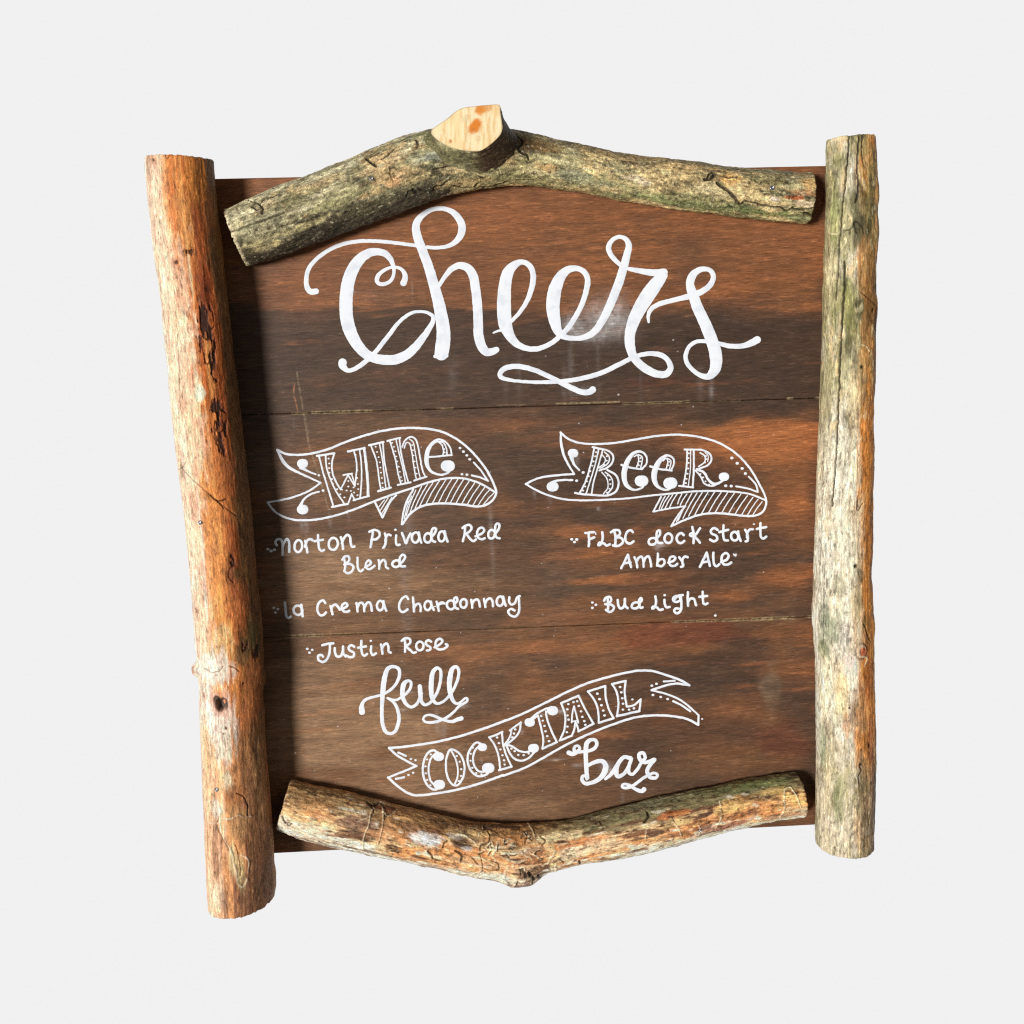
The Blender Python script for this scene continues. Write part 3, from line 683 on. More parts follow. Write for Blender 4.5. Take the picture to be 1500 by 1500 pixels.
for pts, w, d, k in [([(1244, 198), (1242, 230), (1240, 252), (1237, 284), (1233, 320), (1230, 350), (1228, 390), (1226, 425), (1225, 440)], 1.6, .004, 1.0), ([(1237, 385), (1237, 420), (1234, 470), (1231, 520), (1229, 570), (1226, 640), (1223, 690), (1220, 735)], 1.9, .004, 1.0),
                     ([(1207, 660), (1206, 720), (1204, 770), (1201, 826)], 1.2, .002, .9), ([(1210, 790), (1208, 860), (1207, 925), (1208, 955)], 1.0, .001, .5), ([(1216, 600), (1210, 690)], .9, .0008, .4), ([(1258, 198), (1257, 220), (1255, 255), (1257, 280), (1253, 300)], 2.0, .002, .9), ([(1264, 200), (1262, 232), (1266, 250)], 1.4, .0015, .8),
                     ([(1220, 420), (1224, 455), (1225, 490)], 1.0, .0008, .6), ([(1236, 340), (1246, 338), (1253, 328), (1262, 335), (1264, 345)], 1.3, .001, .8), ([(1252, 330), (1254, 346)], 1.2, .001, .8), ([(1230, 310), (1229, 340)], 1.0, .001, .5), ([(1262, 430), (1270, 438), (1278, 446), (1282, 455)], 1.2, .001, .7),
                     ([(1255, 730), (1256, 742), (1262, 732)], 1.3, .001, .8), ([(1256, 720), (1256, 740)], 1.2, .001, .8), ([(1213, 990), (1216, 1020), (1210, 1040)], 1.0, .0007, .4), ([(1206, 928), (1208, 950)], 1.0, .001, .7), ([(1258, 1107), (1261, 1115), (1257, 1122), (1258, 1134)], 1.4, .0014, 1), ([(1223, 1225), (1220, 1255)], 1.3, .0015, .8), ([(1266, 1243), (1266, 1257)], 1.6, .002, .9),
                     ([(1264, 905), (1268, 918), (1272, 930)], 2.2, .0015, .6), ([(1238, 906), (1244, 908), (1242, 920)], 1.0, .0008, .6)]:
    g.crackline(pts, w, d, k, .35)
for px, py, r, d in [(1262, 537, 2.8, .003), (1253, 822, 2.4, .003), (1261, 1106, 2.6, .003), (1273, 1082, 3, .002), (1244, 1024, 2, .001), (1277, 456, 3, .002)]:
    b = g.blob(px, py, r, r, n3, .4, .35); g.disp -= b * d; g.crack = np.maximum(g.crack, b)
b = g.blob(1260, 943, 10, 8, None, 0, .25); k_ = g.blob(1261, 944, 7, 5.5, None, 0, .2)
g.disp += b * .003 - g.blob(1256, 944, 12, 10, None, 0, .2) * .0008
tR = mix(tR, lin(200, 176, 150), b * .6); tR = mix(tR, lin(176, 84, 50), k_ * .9)
ringk = np.clip(g.blob(1260, 944, 13, 11, None, 0, .15) - g.blob(1260, 943, 10.5, 8.5, None, 0, .15), 0, 1); tR = mix(tR, lin(70, 40, 24), ringk * .7)
for pts, w, d in [([(1212, 330), (1216, 342), (1226, 344)], 1.8, .0006), ([(1236, 345), (1240, 355), (1234, 365)], 1.8, .0007), ([(1204, 945), (1212, 960), (1214, 975), (1210, 990)], 1.6, .0006), ([(1262, 505), (1268, 508), (1272, 515)], 1.5, .0008), ([(1260, 950), (1268, 955), (1264, 966)], 2, .001)]:
    m = g.ridge(pts, w, d); tR = mix(tR, lin(234, 216, 170), m * .7)
for px, py, hl, hw, d in [(1286, 283, 14, 12, .0012), (1288, 350, 24, 12, .0016), (1284, 450, 14, 10, .0016), (1279, 840, 14, 12, -.0014), (1281, 915, 14, 10, .0015), (1192, 900, 24, 12, .0012), (1197, 960, 16, 12, -.0014), (1194, 1220, 20, 12, .0014), (1204, 430, 12, 10, .001)]:
    g.disp += g.blob(px, py, hl, hw, None, 0, .6) * d
specks = sstep(.5, .9, g.n(180, 400, 3, 9)); tR = mix(tR, lin(110, 84, 46), specks * .5)
tR = mix(tR, tR * .66, sstep(.1, .8, n4) * .55); tR = mix(tR, np.minimum(tR * 1.25 + .01, .82), sstep(.1, .8, -n4) * .5)
g.build('side_post', tR, lin(190, 160, 110), sign, .6, 90, 30, M_PEELED, 1.03)
g.obj['label'] = 'narrower side post, cream and orange with mossy ends and a long drying crack'

# ---- top branch: mossy grey-green bark, with a sawn-off side branch at its bend
g = Log([(345, 350, 42), (371, 341, 45), (397, 331, 46.5), (434, 316, 47), (471.5, 301.5, 47.3), (538, 276, 47.8), (597, 253, 49), (640, 239, 48.5), (680, 233, 46), (715, 231, 43.5), (743, 231.5, 40), (775, 234, 36.5), (800, 238.5, 35), (850, 247, 33), (901, 258, 32.5),
         (950, 265, 33.5), (1000, 271, 34.5), (1045, 277, 34.5), (1092, 283, 35), (1150, 288, 36), (1186, 290.5, 36.3)], 1250, 230, 3, lift=.55, shear0=(.05, .04), shear1=(-.03, .0))
n1 = g.n(16, 40); n2 = g.n(26, 150, 5, 1); n3 = g.n(110, 150, 4, 2); n4 = g.n(60, 330, 4, 3); n5 = g.n(34, 60, 4, 4)
g.disp += 0.0014 * g.n(14, 22, 3, 5) + 0.0009 * n3 + 0.0003 * n4
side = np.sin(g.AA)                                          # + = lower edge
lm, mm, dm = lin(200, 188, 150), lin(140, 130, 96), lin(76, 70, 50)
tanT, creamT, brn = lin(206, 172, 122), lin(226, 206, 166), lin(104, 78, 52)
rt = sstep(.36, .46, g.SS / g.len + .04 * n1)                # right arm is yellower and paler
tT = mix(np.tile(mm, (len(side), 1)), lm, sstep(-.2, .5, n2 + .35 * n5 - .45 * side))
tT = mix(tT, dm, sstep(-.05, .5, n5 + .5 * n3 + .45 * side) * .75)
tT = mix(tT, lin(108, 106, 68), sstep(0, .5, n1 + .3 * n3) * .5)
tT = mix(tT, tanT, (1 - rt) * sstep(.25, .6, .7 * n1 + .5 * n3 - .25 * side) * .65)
tT = mix(tT, lin(66, 56, 42), (1 - rt) * sstep(.2, .65, side + .3 * n5 + .2 * n3) * .8)  # left arm's underside darkened: its shade painted into the bark tint
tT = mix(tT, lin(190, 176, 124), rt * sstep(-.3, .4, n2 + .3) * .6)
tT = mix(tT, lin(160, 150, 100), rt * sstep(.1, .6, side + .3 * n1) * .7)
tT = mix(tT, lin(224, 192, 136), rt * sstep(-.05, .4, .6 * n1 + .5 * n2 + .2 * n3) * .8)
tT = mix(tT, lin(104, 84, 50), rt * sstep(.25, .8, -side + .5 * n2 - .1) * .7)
tT = mix(tT, lin(72, 62, 38), sstep(.35, .75, n3 + .4 * n5) * .5)
for px, py, hl, hw, col, k in [
        (360, 325, 22, 16, lin(190, 180, 140), .6), (392, 320, 26, 10, lin(166, 158, 120), .6), (420, 340, 70, 6, lin(188, 172, 122), .75), (395, 358, 30, 6, lin(196, 176, 124), .7), (400, 300, 30, 8, lin(206, 188, 150), .5), (470, 270, 40, 8, lin(212, 184, 136), .7), (500, 290, 50, 10, lin(160, 152, 106), .6),
        (540, 300, 40, 12, lin(92, 84, 56), .5), (560, 240, 30, 14, lin(208, 176, 128), .75), (580, 255, 34, 10, lin(206, 172, 122), .75), (578, 265, 14, 7, lin(216, 170, 120), .8), (540, 285, 24, 5, lin(196, 164, 112), .6), (620, 232, 40, 10, lin(170, 164, 120), .5), (640, 228, 30, 7, lin(168, 172, 158), .55), (610, 262, 26, 5, lin(190, 164, 110), .5),
        (680, 245, 34, 6, lin(212, 186, 136), .9), (660, 268, 26, 4, lin(170, 140, 90), .6), (700, 262, 20, 4, lin(180, 150, 96), .6), (650, 225, 20, 8, lin(120, 116, 84), .4),
        (430, 290, 40, 8, lin(104, 104, 66), .5), (480, 250, 40, 8, lin(96, 98, 60), .6), (620, 200, 30, 8, lin(112, 112, 66), .6), (520, 250, 24, 8, lin(110, 108, 70), .5),
        (760, 212, 30, 12, lin(82, 52, 34), .85), (790, 212, 26, 12, lin(120, 92, 50), .7), (770, 240, 20, 10, lin(176, 160, 110), .6), (790, 250, 30, 10, lin(196, 180, 132), .7), (802, 246, 16, 6, lin(222, 178, 116), .85), (830, 254, 26, 8, lin(150, 148, 122), .6), (745, 238, 10, 8, lin(206, 174, 120), .6),
        (870, 243, 20, 4, lin(216, 186, 130), .8), (850, 262, 40, 8, lin(150, 148, 112), .6), (925, 260, 14, 4, lin(220, 196, 160), .85), (940, 268, 10, 4, lin(206, 190, 160), .7), (920, 240, 20, 4, lin(70, 56, 40), .7), (860, 214, 30, 6, lin(86, 68, 42), .7), (940, 230, 26, 4, lin(196, 160, 110), .6),
        (985, 245, 26, 8, lin(216, 180, 124), .85), (1010, 262, 30, 8, lin(196, 168, 116), .7), (1040, 278, 30, 10, lin(206, 184, 138), .7), (1065, 262, 18, 10, lin(216, 170, 106), .9), (1060, 250, 40, 3, lin(206, 166, 104), .7), (1020, 300, 60, 8, lin(120, 126, 78), .8), (950, 290, 40, 6, lin(142, 146, 92), .7), (1080, 300, 26, 6, lin(124, 128, 84), .6),
        (1110, 265, 30, 10, lin(126, 112, 70), .6), (1180, 268, 16, 8, lin(216, 172, 110), .85), (1165, 282, 20, 5, lin(206, 150, 100), .6), (1155, 289, 14, 3, lin(176, 88, 44), .9), (1172, 298, 20, 5, lin(214, 186, 150), .85), (1140, 300, 20, 5, lin(180, 160, 120), .6), (1130, 312, 40, 6, lin(104, 118, 64), .7), (1165, 318, 24, 4, lin(160, 168, 120), .7), (1127, 291, 7, 3, lin(196, 180, 166), .8)]:
    tT = mix(tT, col, g.blob(px, py, hl, hw, .7 * n3 + .5 * n2, .65) * k)
specks = sstep(.5, .85, g.n(330, 330, 3, 9)); tT = mix(tT, lin(206, 196, 160), specks * .55)
specks = sstep(.45, .85, g.n(300, 300, 3, 19)); tT = mix(tT, lin(48, 42, 28), specks * .55)
for pts, w, d, k in [([(332, 343), (365, 331), (400, 318), (420, 310)], 1.6, .001, .75), ([(360, 294), (375, 297), (385, 299), (393, 292), (400, 290), (408, 287), (415, 286)], 1.5, .0016, 1), ([(385, 300), (390, 306), (388, 312)], 1.5, .0016, 1), ([(373, 304), (382, 307), (389, 302)], 1.4, .0014, 1),
                     ([(335, 307), (360, 296), (380, 288), (410, 274), (425, 267)], 1.6, .0012, .8), ([(440, 262), (470, 247), (500, 236), (530, 224)], 1.3, .0008, .7), ([(538, 234), (545, 241), (551, 244)], 2.0, .002, 1), ([(560, 234), (570, 227), (577, 221)], 2.0, .002, .95), ([(610, 207), (612, 214), (610, 218)], 1.8, .0016, .9), ([(571, 245), (573, 256), (576, 266)], 1.5, .0012, .55),
                     ([(634, 248), (655, 243), (690, 236)], 1.1, .0012, .85), ([(690, 228), (696, 233), (703, 236)], 3.0, .0022, 1), ([(594, 286), (602, 278), (610, 281), (604, 276)], 1.5, .0012, .85), ([(634, 278), (636, 272), (645, 270), (652, 266), (660, 262)], 1.4, .0012, .8), ([(665, 272), (678, 274), (690, 272), (700, 268)], 2.4, .0014, .9), ([(700, 276), (712, 272), (722, 270), (735, 268), (742, 266)], 2.2, .0014, .95), ([(604, 270), (618, 278), (632, 278)], 1.2, .001, .6),
                     ([(738, 185), (748, 196), (760, 204), (764, 210), (758, 218), (762, 224), (770, 227), (772, 233)], 1.8, .0016, 1), ([(1030, 260), (1034, 255), (1042, 254), (1050, 257), (1062, 259), (1074, 258)], 1.8, .0022, .95), ([(1028, 262), (1034, 261), (1040, 256)], 3.0, .0026, 1), ([(1045, 268), (1052, 274), (1060, 279), (1068, 287), (1076, 297), (1082, 298)], 2.4, .0026, .95),
                     ([(1078, 298), (1085, 294), (1096, 296), (1110, 300), (1126, 302), (1136, 303), (1148, 309), (1154, 303)], 1.7, .002, .9), ([(1150, 305), (1165, 306), (1178, 305), (1190, 302)], 1.4, .0014, .7), ([(1172, 311), (1180, 313), (1186, 319), (1190, 324)], 1.8, .002, .9), ([(1084, 258), (1095, 262), (1090, 268)], 1.0, .0008, .5), ([(1068, 302), (1074, 314)], 1.0, .0008, .0)]:
    g.crackline(pts, w, d, k, .45)
for pts, w, d in [([(672, 256), (690, 252), (712, 258)], 1.0, .0007), ([(716, 256), (726, 248), (728, 254)], .9, .0006), ([(730, 246), (733, 254)], .9, .0006), ([(650, 268), (664, 260), (676, 256)], .9, .0006), ([(690, 262), (700, 258), (702, 266)], .9, .0006), ([(775, 250), (790, 262), (806, 266)], 1.0, .0006), ([(800, 256), (812, 252)], .8, .0006), ([(1086, 296), (1100, 294), (1112, 298), (1128, 300)], 1.4, .0008), ([(1150, 312), (1164, 308), (1180, 308)], 1.4, .0008), ([(1069, 300), (1076, 314)], 1.3, .0005)]:
    m = g.ridge(pts, w, d); tT = mix(tT, lin(212, 190, 136), m * np.clip(.5 + .5 * n3, 0, .8))
for px, py, hl, hw, d in [(345, 312, 20, 14, .0015), (356, 385, 14, 10, -.0025), (340, 366, 8, 12, -.002), (1060, 245, 40, 12, -.0010), (880, 222, 20, 10, .001)]:
    g.disp += g.blob(px, py, hl, hw, None, 0, .6) * d
tT = mix(tT, lin(214, 196, 158), (1 - sstep(.002, .006, g.SS + .002 * n3)) * .8)
tT = mix(tT, tT * .62, sstep(.1, .8, n4) * .55); tT = mix(tT, np.minimum(tT * 1.3 + .01, .8), sstep(.1, .8, -n4) * .55)
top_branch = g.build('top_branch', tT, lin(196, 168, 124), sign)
top_branch['label'] = 'mossy grey green branch bent like a low arch with a sawn off stub'
g.screw(545, 262, 3.0); g.screw(1122, 275, 3.6)
gT = g
# the stub of the side branch: it leaves the branch towards the viewer and upwards, and is sawn off at a slant
FACE = [(632, 191), (640, 184), (655, 174), (668, 163), (678, 158), (695, 155.5), (712, 154), (726, 153), (732, 154), (733, 165), (735, 178), (736, 188), (733, 197), (725, 206), (714, 215), (703, 221), (690, 221.5), (676, 220), (660, 216), (648, 210), (638, 203), (632, 196)]
face = catmull(np.array(FACE + FACE[:1], float), 2.0)[:-1]
fc = on_plane(np.array([688.0]), np.array([190.0]), -0.078)[0]
fn = np.array([-0.42, -0.87, 0.10]); fn /= np.linalg.norm(fn)
rr_ = ray(face[:, 0], face[:, 1]); tt = ((fc - CAM_POS) @ fn) / (rr_ @ fn)
FV = CAM_POS + rr_ * tt[:, None]
BASE = [(606, 214), (620, 200), (640, 186), (655, 178), (670, 172), (688, 176), (708, 182), (722, 186), (736, 189), (748, 193), (758, 198), (764, 206), (762, 218), (752, 232), (736, 246), (716, 255), (698, 257), (676, 254), (654, 248), (634, 240), (618, 232), (608, 224)]
base = catmull(np.array(BASE + BASE[:1], float), 2.0)[:-1]
q = np.linspace(0, 1, len(face), endpoint=False); qb = np.linspace(0, 1, len(base), endpoint=False)
base = np.stack([np.interp(q, qb, base[:, k], period=1) for k in (0, 1)], 1)
BV = []
for bx, by in base:                                           # feet of the flare lie just under the branch bark
    i = int(np.argmin((gT.P[:, 0] - bx) ** 2 + (gT.P[:, 1] - by) ** 2))
    dd = min(0.96, math.hypot(bx - gT.P[i, 0], by - gT.P[i, 1]) / gT.P[i, 2])
    BV.append(on_plane(np.array([bx]), np.array([by]), -gT.r[i] * (.55 + math.sqrt(1 - dd * dd)) + 0.004)[0])
BV = np.array(BV)
K = 60; rows_ = []
for t in np.linspace(0, 1, K):
    e = t ** 1.7
    rows_.append(BV * (1 - t) + FV * t + (FV.mean(0) - FV) * (0.10 * math.sin(math.pi * t) * (1 - t)) )
SV = np.concatenate(rows_); M = len(face)
tt_ = np.repeat(np.linspace(0, 1, K), M); aa_ = np.tile(q, K)
s1 = fbm(SV, 60, 4, 5); s2 = fbm(SV, 170, 4, 9); s3 = fbm(SV, 420, 3, 13)
cen = np.tile(FV.mean(0), (len(SV), 1))
out_ = SV - cen; out_ /= np.linalg.norm(out_, axis=1)[:, None]
SV = SV + out_ * (0.0010 * s1 + .0006 * s2)[:, None] * np.minimum(1, (1 - tt_) * 5)[:, None]
stc = mix(np.tile(lin(118, 112, 76), (len(SV), 1)), lin(170, 160, 118), sstep(0, .5, s1))
stc = mix(stc, lin(72, 62, 44), sstep(-.1, .5, s2) * .6)
rightside = sstep(.30, .40, aa_) * (1 - sstep(.66, .76, aa_))  # right and lower flank of the stub, darkened below as painted shade
stc = mix(stc, lin(70, 46, 32), rightside * .85); stc = mix(stc, lin(196, 176, 130), sstep(.4, .8, s3) * .4)
stub = make_mesh('branch_stub', local(SV), quads(K, M, True).ravel(), np.arange((K - 1) * M) * 4, M_BARK, top_branch, {'tint': ('FLOAT_COLOR', np.clip(stc, .003, .9)), 'grain': ('FLOAT_VECTOR', SV)})
# sawn face in a fan of rings
K2 = 40; f = np.linspace(1, .01, K2)[:, None, None]; cF = FV.mean(0)
DV = (cF + (FV[None] - cF) * f).reshape(-1, 3)
uax = np.cross(fn, [0, 0, 1.0]); uax /= np.linalg.norm(uax); vax = np.cross(uax, fn)
du = (DV - cF) @ uax; dv = (DV - cF) @ vax
if (on_plane(np.array([735.]), np.array([190.]), -.09)[0] - cF) @ uax < 0: du = -du
Pn = np.stack([du, dv, du * 0], 1)
f1 = fbm(Pn, (420, 60, 1), 4, 3); f2 = fbm(Pn, (40, 40, 1), 3, 8); f3 = fbm(Pn, (160, 160, 1), 4, 6)
fcx = mix(np.tile(lin(238, 210, 158), (len(DV), 1)), lin(214, 172, 112), sstep(-.1, .6, f1 + .3 * f2) * .6)
fcx = mix(fcx, lin(244, 226, 190), sstep(0, .6, -f1 + f2) * .5)
def face_px(px, py):
    d = ray(np.array([px]), np.array([py])); P = CAM_POS + d[0] * (((fc - CAM_POS) @ fn) / (d[0] @ fn)); w = P - cF
    a = w @ uax
    return (a if (on_plane(np.array([735.]), np.array([190.]), -.09)[0] - cF) @ uax >= 0 else -a), w @ vax
for px, py, r, col, k in [(697, 184, 10, lin(214, 124, 38), 1), (692, 188, 7, lin(214, 124, 38), .9), (705, 159, 9, lin(218, 136, 50), .95), (716, 157, 6, lin(214, 150, 84), .8), (694, 190, 3, lin(190, 104, 40), .6), (703, 160, 4, lin(206, 120, 46), .6), (660, 207, 3, lin(196, 130, 74), .9), (728, 160, 10, lin(222, 184, 126), .5), (683, 174, 6, lin(206, 176, 130), .5), (700, 203, 5, lin(200, 160, 106), .4)]:
    a, b_ = face_px(px, py)
    d = np.hypot(du - a, dv - b_) / (r * .80e-3) + .25 * f3 + .2 * f1
    fcx = mix(fcx, col, (1 - sstep(.55, 1.25, d)) * k)
edge = np.repeat(np.linspace(1, .01, K2), M)
fcx = mix(fcx, lin(120, 92, 58), sstep(.955, .995, edge + .01 * f3) * .55)
DV = DV + fn * (f1 * 0.0003 * np.minimum(1, (1 - edge) * 10))[:, None]
Fq = quads(K2, M, True)
last = (K2 - 1) * M + np.arange(M)
cf = make_mesh('sawn_face', local(DV), np.concatenate([Fq.ravel(), last]), np.append(np.arange(len(Fq)) * 4, len(Fq) * 4), M_CUT, top_branch, {'tint': ('FLOAT_COLOR', np.clip(fcx, .01, .88)), 'grain': ('FLOAT_VECTOR', np.stack([dv, du, du * 0], 1))})
cf['label'] = 'pale slanted saw cut with orange resin stains'

# ---- bottom branch: peeled tan and cream, with beetle tracks
g = Log([(415, 1178, 37), (450, 1188, 40), (500, 1200, 41), (550, 1212, 40), (600, 1223, 38.8), (645, 1233.5, 38.3), (688, 1243.5, 39.3), (725, 1247.5, 40.3), (762, 1248, 40.3), (800, 1242, 36.8), (842, 1233.5, 33.5), (902, 1220.5, 36.5), (950, 1209.5, 37), (1000, 1197, 36.5), (1050, 1185.5, 35),
         (1099, 1174.5, 34), (1140, 1167.5, 33), (1172, 1163.5, 32.7)], 1200, 220, 4, lift=.5, shear0=(.02, .0), shear1=(.05, .05))
n1 = g.n(14, 45); n2 = g.n(22, 190, 5, 1); n3 = g.n(100, 170, 4, 2); n4 = g.n(50, 360, 4, 3); n5 = g.n(22, 60, 4, 4)
g.disp += 0.0014 * g.n(14, 22, 3, 5) + 0.0009 * n3 + 0.0004 * n2
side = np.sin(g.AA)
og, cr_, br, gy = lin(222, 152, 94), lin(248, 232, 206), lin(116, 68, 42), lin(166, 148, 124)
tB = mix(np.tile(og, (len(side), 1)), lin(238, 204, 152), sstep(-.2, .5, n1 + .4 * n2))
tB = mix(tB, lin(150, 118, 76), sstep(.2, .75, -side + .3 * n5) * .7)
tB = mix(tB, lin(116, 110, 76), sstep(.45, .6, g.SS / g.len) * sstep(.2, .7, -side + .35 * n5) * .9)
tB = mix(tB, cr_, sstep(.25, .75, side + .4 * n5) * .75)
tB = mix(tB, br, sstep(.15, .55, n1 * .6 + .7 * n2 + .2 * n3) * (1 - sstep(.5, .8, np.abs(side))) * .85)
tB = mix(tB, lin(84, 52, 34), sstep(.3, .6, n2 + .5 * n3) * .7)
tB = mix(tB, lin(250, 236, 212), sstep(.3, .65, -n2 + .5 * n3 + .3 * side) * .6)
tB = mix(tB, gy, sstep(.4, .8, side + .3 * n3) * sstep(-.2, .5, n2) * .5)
for px, py, hl, hw, col, k in [
        (430, 1190, 30, 12, lin(226, 176, 118), .7), (460, 1180, 30, 14, lin(196, 140, 84), .6), (470, 1195, 24, 6, lin(212, 142, 84), .6), (430, 1165, 26, 12, lin(166, 126, 80), .6), (415, 1205, 14, 12, lin(224, 206, 180), .8), (460, 1216, 26, 10, lin(226, 204, 174), .6), (530, 1212, 30, 14, lin(120, 88, 68), .75), (515, 1205, 20, 8, lin(150, 112, 88), .6), (560, 1222, 30, 8, lin(206, 146, 96), .6),
        (545, 1182, 14, 8, lin(96, 66, 46), .7), (565, 1186, 14, 6, lin(122, 66, 40), .7), (600, 1215, 20, 12, lin(122, 88, 66), .6), (622, 1226, 20, 9, lin(216, 208, 200), .85), (626, 1230, 12, 6, lin(228, 222, 216), .8), (640, 1206, 26, 7, lin(104, 74, 48), .7), (600, 1200, 30, 8, lin(196, 152, 96), .5), (650, 1250, 30, 8, lin(216, 150, 92), .7), (672, 1238, 18, 5, lin(66, 46, 38), .85), (664, 1226, 12, 5, lin(200, 186, 170), .7), (680, 1242, 9, 4, lin(206, 196, 186), .7),
        (700, 1222, 18, 6, lin(214, 176, 118), .7), (720, 1212, 40, 6, lin(84, 66, 56), .75), (740, 1232, 40, 8, lin(206, 140, 82), .6), (780, 1250, 20, 8, lin(118, 74, 48), .7), (770, 1270, 24, 10, lin(214, 176, 136), .6), (700, 1265, 40, 8, lin(222, 178, 130), .6), (760, 1290, 14, 10, lin(110, 72, 58), .8), (776, 1284, 16, 8, lin(130, 98, 82), .6), (820, 1226, 40, 7, lin(238, 206, 156), .85), (850, 1234, 40, 5, lin(196, 118, 62), .7), (840, 1250, 24, 10, lin(232, 206, 172), .6), (880, 1240, 40, 10, lin(228, 200, 160), .6),
        (930, 1222, 26, 4, lin(104, 64, 40), .85), (958, 1221, 12, 5, lin(60, 42, 32), .85), (990, 1222, 20, 4, lin(120, 74, 48), .7), (985, 1195, 30, 5, lin(190, 108, 58), .7), (990, 1205, 24, 7, lin(236, 196, 132), .8), (975, 1192, 10, 3, lin(160, 80, 40), .6), (1005, 1232, 8, 5, lin(176, 172, 170), .7), (1025, 1212, 14, 5, lin(130, 76, 48), .7), (1060, 1210, 30, 5, lin(140, 76, 46), .8), (1080, 1196, 26, 5, lin(176, 110, 62), .6), (1070, 1180, 30, 9, lin(226, 180, 110), .8), (1110, 1190, 24, 5, lin(206, 140, 84), .6),
        (1100, 1150, 50, 9, lin(110, 116, 72), .8), (1130, 1160, 24, 6, lin(180, 150, 84), .6), (1150, 1172, 26, 12, lin(228, 178, 110), .85), (1166, 1136, 12, 8, lin(64, 50, 38), .85), (1176, 1142, 6, 4, lin(40, 32, 26), .8), (1120, 1200, 30, 8, lin(206, 186, 140), .6), (1165, 1188, 20, 7, lin(206, 190, 150), .7), (960, 1175, 60, 9, lin(124, 118, 84), .8), (880, 1195, 40, 7, lin(126, 110, 78), .7), (1040, 1158, 40, 7, lin(116, 114, 76), .8), (1085, 1172, 10, 6, lin(150, 104, 56), .6), (1140, 1195, 30, 5, lin(160, 100, 62), .6)]:
    tB = mix(tB, col, g.blob(px, py, hl, hw, .7 * n3 + .5 * n2, .65) * k)
for pts, w, d, k in [([(414, 1195), (417, 1202), (420, 1206)], 1.3, .0012, .9), ([(419, 1203), (424, 1210), (428, 1206)], 1.2, .0012, .8), ([(410, 1165), (414, 1180), (413, 1195)], .9, .0008, .4), ([(535, 1176), (545, 1180), (555, 1176), (560, 1184)], 2.2, .0014, .8), ([(545, 1190), (542, 1182)], 1.5, .001, .6), ([(625, 1245), (630, 1252), (632, 1256)], 1.5, .0014, .9), ([(645, 1240), (648, 1233), (651, 1231)], 1.4, .0012, .9), ([(664, 1246), (672, 1250), (671, 1260)], 1.8, .0014, .9),
                     ([(700, 1244), (702, 1238), (712, 1234), (716, 1226), (712, 1220)], 1.4, .0012, .8), ([(700, 1252), (704, 1262), (704, 1275)], 1.0, .0008, .6), ([(688, 1256), (696, 1264)], 1.2, .001, .8), ([(717, 1260), (728, 1266), (728, 1274)], 1.1, .001, .8), ([(760, 1272), (768, 1276), (770, 1280)], 2.0, .0016, .9), ([(774, 1276), (780, 1280), (783, 1282)], 2.2, .0018, .95), ([(788, 1278), (793, 1281)], 1.8, .0014, .9), ([(848, 1260), (850, 1266), (858, 1268)], 1.8, .0016, .95), ([(820, 1258), (826, 1263)], 1.2, .001, .8), ([(783, 1270), (790, 1273)], 1.1, .001, .7), ([(803, 1270), (807, 1273)], 1.2, .001, .7), ([(790, 1226), (798, 1232), (794, 1238)], 1.2, .001, .8),
                     ([(942, 1205), (948, 1196), (946, 1190)], 2.0, .0018, .95), ([(872, 1207), (878, 1203), (880, 1208)], 1.2, .001, .7), ([(762, 1228), (772, 1222), (768, 1236)], 1.3, .001, .7), ([(560, 1180), (576, 1184)], 1.3, .001, .6)]:
    g.crackline(pts, w, d, k, .35)
for pts, w, d in [([(532, 1240), (532, 1225), (538, 1208), (541, 1194), (545, 1184)], 1.6, .0012), ([(553, 1236), (557, 1218), (559, 1200), (558, 1180)], 1.5, .0012), ([(541, 1195), (530, 1200), (522, 1203)], 1.3, .0008), ([(558, 1190), (566, 1196), (576, 1190), (580, 1186)], 1.6, .0010), ([(980, 1198), (986, 1208), (992, 1216), (996, 1226)], 1.5, .001), ([(943, 1230), (945, 1216), (950, 1212)], 1.4, .001), ([(1050, 1174), (1052, 1190), (1049, 1204), (1044, 1212)], 1.5, .001), ([(1018, 1206), (1022, 1214), (1020, 1222)], 1.4, .001),
                  ([(1136, 1196), (1142, 1186), (1141, 1174), (1143, 1158), (1150, 1154), (1158, 1166), (1164, 1184)], 1.6, .0012), ([(660, 1225), (666, 1222), (680, 1226), (694, 1236)], 2.0, .001), ([(690, 1254), (702, 1256), (714, 1262), (728, 1270)], 2.0, .001), ([(772, 1208), (778, 1216), (782, 1226)], 1.8, .001), ([(716, 1244), (736, 1240), (750, 1236)], 2.4, .0009), ([(740, 1258), (756, 1262), (770, 1258)], 2.6, .001)]:
    m = g.ridge(pts, w, d); tB = mix(tB, lin(236, 218, 182), m * np.clip(.5 + .5 * n3, 0, .8))
rngB = np.random.default_rng(8)
for _ in range(26):
    x0 = rngB.uniform(690, 830); y0 = rngB.uniform(1225, 1282)
    p = meander(rngB, x0, y0, rngB.uniform(0, 6.3), 4, rngB.uniform(2.5, 5), .7)
    m = g.ridge(p, rngB.uniform(1.0, 2.4), .0007); tB = mix(tB, lin(232, 208, 172), m * rngB.uniform(.3, .8))
    if rngB.random() < .4: g.crackline([(a + 1, b + 2) for a, b in p[:3]], 1.2, .001, .8)
g.disp += g.blob(764, 1288, 22, 22, None, 0, .7) * .009 + g.blob(690, 1270, 30, 12, None, 0, .6) * .001
g.disp += g.blob(720, 1240, 60, 60, n3, .4, .6) * .0006 * (1 + n3)
specks = sstep(.5, .85, g.n(300, 330, 3, 9)); tB = mix(tB, lin(98, 66, 42), specks * .5)
